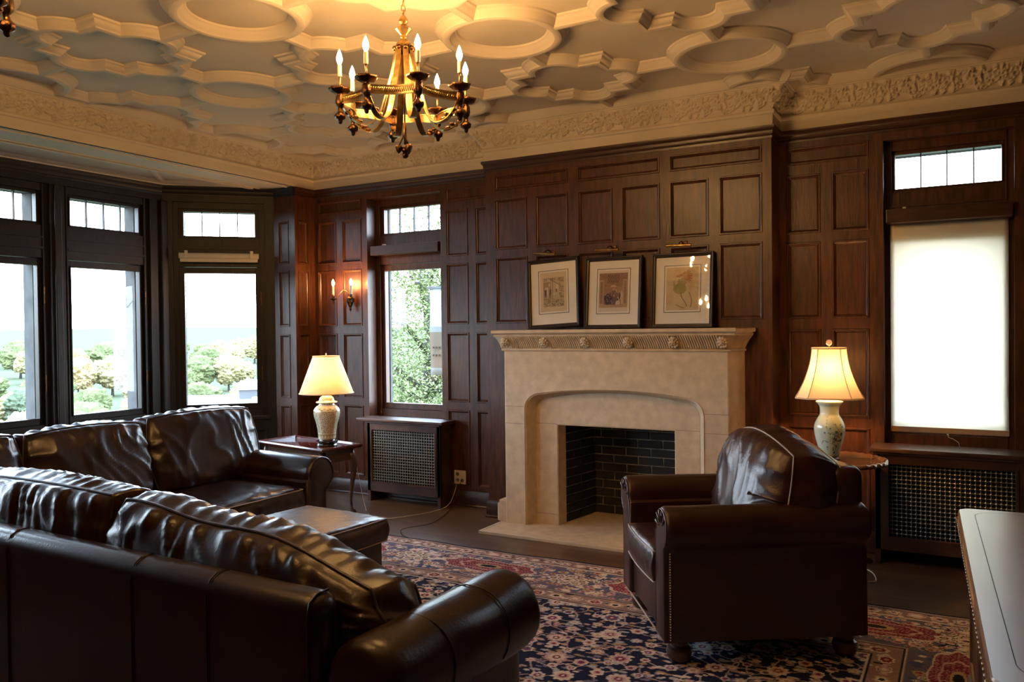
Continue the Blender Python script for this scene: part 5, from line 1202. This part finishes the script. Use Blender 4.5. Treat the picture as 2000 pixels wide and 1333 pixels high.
TG = 'trees seen below the bay windows'; first = [True] * 4; rt_ = random.Random(12); k = 0
kinds = ['round green tree among the woods below the bay windows', 'yellowing tree among the woods below the bay windows', 'orange autumn tree among the woods below the bay windows', 'dark blue-green tree among the woods below the bay windows']
spots = []; TREES = []
for d, n_, h0, h1 in ((62, 12, 9.5, 11), (84, 17, 8.5, 10), (108, 22, 7, 9), (136, 26, 7, 9), (168, 30, 7, 9.5), (205, 34, 7.5, 10), (250, 38, 8, 11), (305, 42, 9, 12), (375, 46, 10, 13)):
    for q in range(n_):
        a = rad(112 + 62 * (q + rt_.uniform(.1, .9)) / n_); spots.append((d * math.cos(a) * rt_.uniform(.92, 1.08), 2 + d * math.sin(a) * rt_.uniform(.92, 1.08), rt_.uniform(h0, h1)))
def px_of(x, y, z):
    v = Vector((x, y, z - 1.5)); c = [sum(_M[i][k] * v[k] for k in range(3)) for i in range(3)]
    return 1000 + 1580 * c[0] / c[2] if c[2] > 0 else -9999
KEPT = [(-73, 62.5, 24)]
words = ['green', 'yellowing', 'orange', 'dark blue-green']
for (x, y, hh) in spots:
    if x > -16: continue
    u = px_of(x, y, -3); wn = 'leftmost bay window' if -260 < u < 100 else 'middle bay window' if 100 <= u < 312 else 'angled bay window' if 312 <= u < 600 else None
    pi = rt_.choice([0, 0, 1, 1, 2, 3])
    if wn is None or any(math.dist((x, y), q[:2]) < .37 * (hh + q[2]) for q in KEPT): continue
    KEPT.append((x, y, hh))
    d = math.hypot(x, y); far = 'nearest' if d < 74 else 'near' if d < 96 else 'mid-distance' if d < 122 else 'distant' if d < 152 else 'far-off' if d < 190 else 'tiny' if d < 228 else 'tiny hillside' if d < 280 else 'minute hillside' if d < 340 else 'minute hilltop'
    o_ = protos[pi] if first[pi] else dup(protos[pi]); first[pi] = False
    s = hh / 2.35; o_.location = (x, y, ground_z(x, y) - .2); o_.scale = (s * rt_.uniform(.9, 1.1), s * rt_.uniform(.9, 1.1), s); o_.rotation_euler = (0, 0, rt_.uniform(0, 6.28))
    lb = '%s %s tree in the valley seen through the %s' % (far, words[pi], wn); o_['label'] = lb; o_['group'] = TG
for pi in range(4):
    if first[pi]:
        for c in kids(protos[pi]): bpy.data.objects.remove(c)
        bpy.data.objects.remove(protos[pi])
# leafy tree outside the clear window left of the fireplace
def leafy(label, x, y, z0, h, spread, n, seed, leaf=(.018, .038)):
    t = thing('leafy_tree', label, 'tree', (x, y, z0)); rg_ = random.Random(seed); m = MB(); br = []; NB = 34
    m.tube([(0, 0, 0), (.05, 0, h * .25), (-.05, .05, h * .5), (.05, 0, h * .8)], [.13, .11, .08, .03], 10)
    for q in range(NB):
        a = rg_.uniform(0, 6.28); z = h * rg_.uniform(.2, .8); L = spread * rg_.uniform(.6, 1.0); p1 = Vector((L * .5 * math.cos(a), L * .5 * math.sin(a), z + .5)); p2 = Vector((L * math.cos(a), L * math.sin(a), z + rg_.uniform(.3, 1.1)))
        m.tube([(0, 0, z), p1, p2], [.06, .035, .012], 6); br += [p1, p2, (p1 + p2) / 2]
    m.build('trunk', BARK, t, smooth=True); m = MB(); V = []; F = []
    for q in range(n):
        b = rg_.choice(br); p = b + Vector((rg_.gauss(0, .42), rg_.gauss(0, .42), rg_.gauss(0, .40))); s = rg_.uniform(*leaf); a, e = rg_.uniform(0, 6.28), rg_.uniform(-.9, .9)
        d1 = Vector((math.cos(a) * math.cos(e), math.sin(a) * math.cos(e), math.sin(e))) * s; d2 = Vector((-math.sin(a), math.cos(a), .3)) * s * .5; k_ = len(V); V += [p - d1, p + d2, p + d1, p - d2]; F.append((k_, k_ + 1, k_ + 2, k_ + 3))
    m.add(V, F); m.build('foliage', leafmat('fresh_leaves_%d' % seed, (.27, .30, .14), (.15, .18, .08)), t); return t
leafy('leafy green tree filling the clear window left of the fireplace', -8.2, 11.6, -2.2, 5.8, 2.1, 70000, 4, (.022, .042))
leafy('young green tree behind the hanging banners outside the window', -13.6, 16.5, -2.6, 6.0, 2.0, 24000, 9)
leafy('thin-leaved tree rising outside the angled bay window', -15.0, 12.4, -9.0, 8.6, 2.3, 26000, 15)
# banners hanging outside
def banner(label, x, y, w, z0, z1, grp):
    t = thing('street_banner', label, 'banner', (x, y, z0)); m = MB(); H = z1 - z0; vs = []
    for k in range(13):
        for i in range(5): vs.append((-w / 2 + w * i / 4, .01 * math.sin(k * .8 + i), H * k / 12))
    m.add(vs, [(k * 5 + i, k * 5 + i + 1, (k + 1) * 5 + i + 1, (k + 1) * 5 + i) for k in range(12) for i in range(4)])
    for q in range(48): m.m[q] = 1 if q // 4 in (2, 3, 4, 5) or q // 4 == 1 else 0
    ob = m.build('banner_cloth', [mat('white_banner', (.16, .16, .155), .8, spec=0), mat('peach_banner', (.12, .088, .066), .8, spec=0)], t, smooth=True); so = ob.modifiers.new('thickness', 'SOLIDIFY'); so.thickness = .004
    m = MB()
    for r_ in range(2):
        for c_ in range(3): m.box(-w * .34 + c_ * w * .15, -w * .34 + c_ * w * .15 + w * .07, -.02, -.016, H * (.22 + .09 * r_), H * (.22 + .09 * r_) + H * .022)
    m.build('banner_marks', mat('faded_print_marks', (.05, .026, .016), .8, spec=0), ob)
    m = MB(); m.box(-w / 2 - .03, w / 2 + .08, -.012, .012, H, H + .03); m.build('banner_rail', STONEX, t)
banner('white and peach banner on the pole outside the clear window', -6.47, 8.05, .30, .90, 2.02, None)
banner('white and peach banner half hidden by the right edge of the clear window', -5.50, 8.05, .30, .96, 2.0, None)
t = thing('white_post', 'white post carrying the banner outside the clear window', 'post', (-6.43, 8.12, -1.2)); m = MB(); m.tube([(0, 0, 0), (0, 0, 3.5)], .055, 14); m.ball((0, 0, 3.52), .06, 2); m.build('pole', mat('white_paint', (.8, .8, .8), .5), t, auto=40)
# pale building in the valley
t = thing('pale_building', 'pale flat-roofed building among trees in the valley beyond the angled bay window', 'building', (-73, 62.5, ground_z(-73, 62.5)), rad(38))
m = MB(); m.box(-5, 5, -4, 4, 0, 10.2); m.box(3, 8, -3, 3, 0, 11.6); m.build('walls', mat('white_render', (.075, .075, .078), .8, spec=0), t)
m = MB(); m.box(-5.2, 5.2, -4.2, 4.2, 10.2, 10.6); m.box(2.9, 8.2, -3.2, 3.2, 11.6, 12.4); m.build('roof', mat('grey_roof', (.25, .26, .28), .8), t)
for q in range(5): m = MB(); m.box(-4.4 + q * 1.9, -3.4 + q * 1.9, -4.05, -3.9, 6.2, 9.0); m.build('window', mat('dim_glazing', (.2, .23, .27), .2), t)
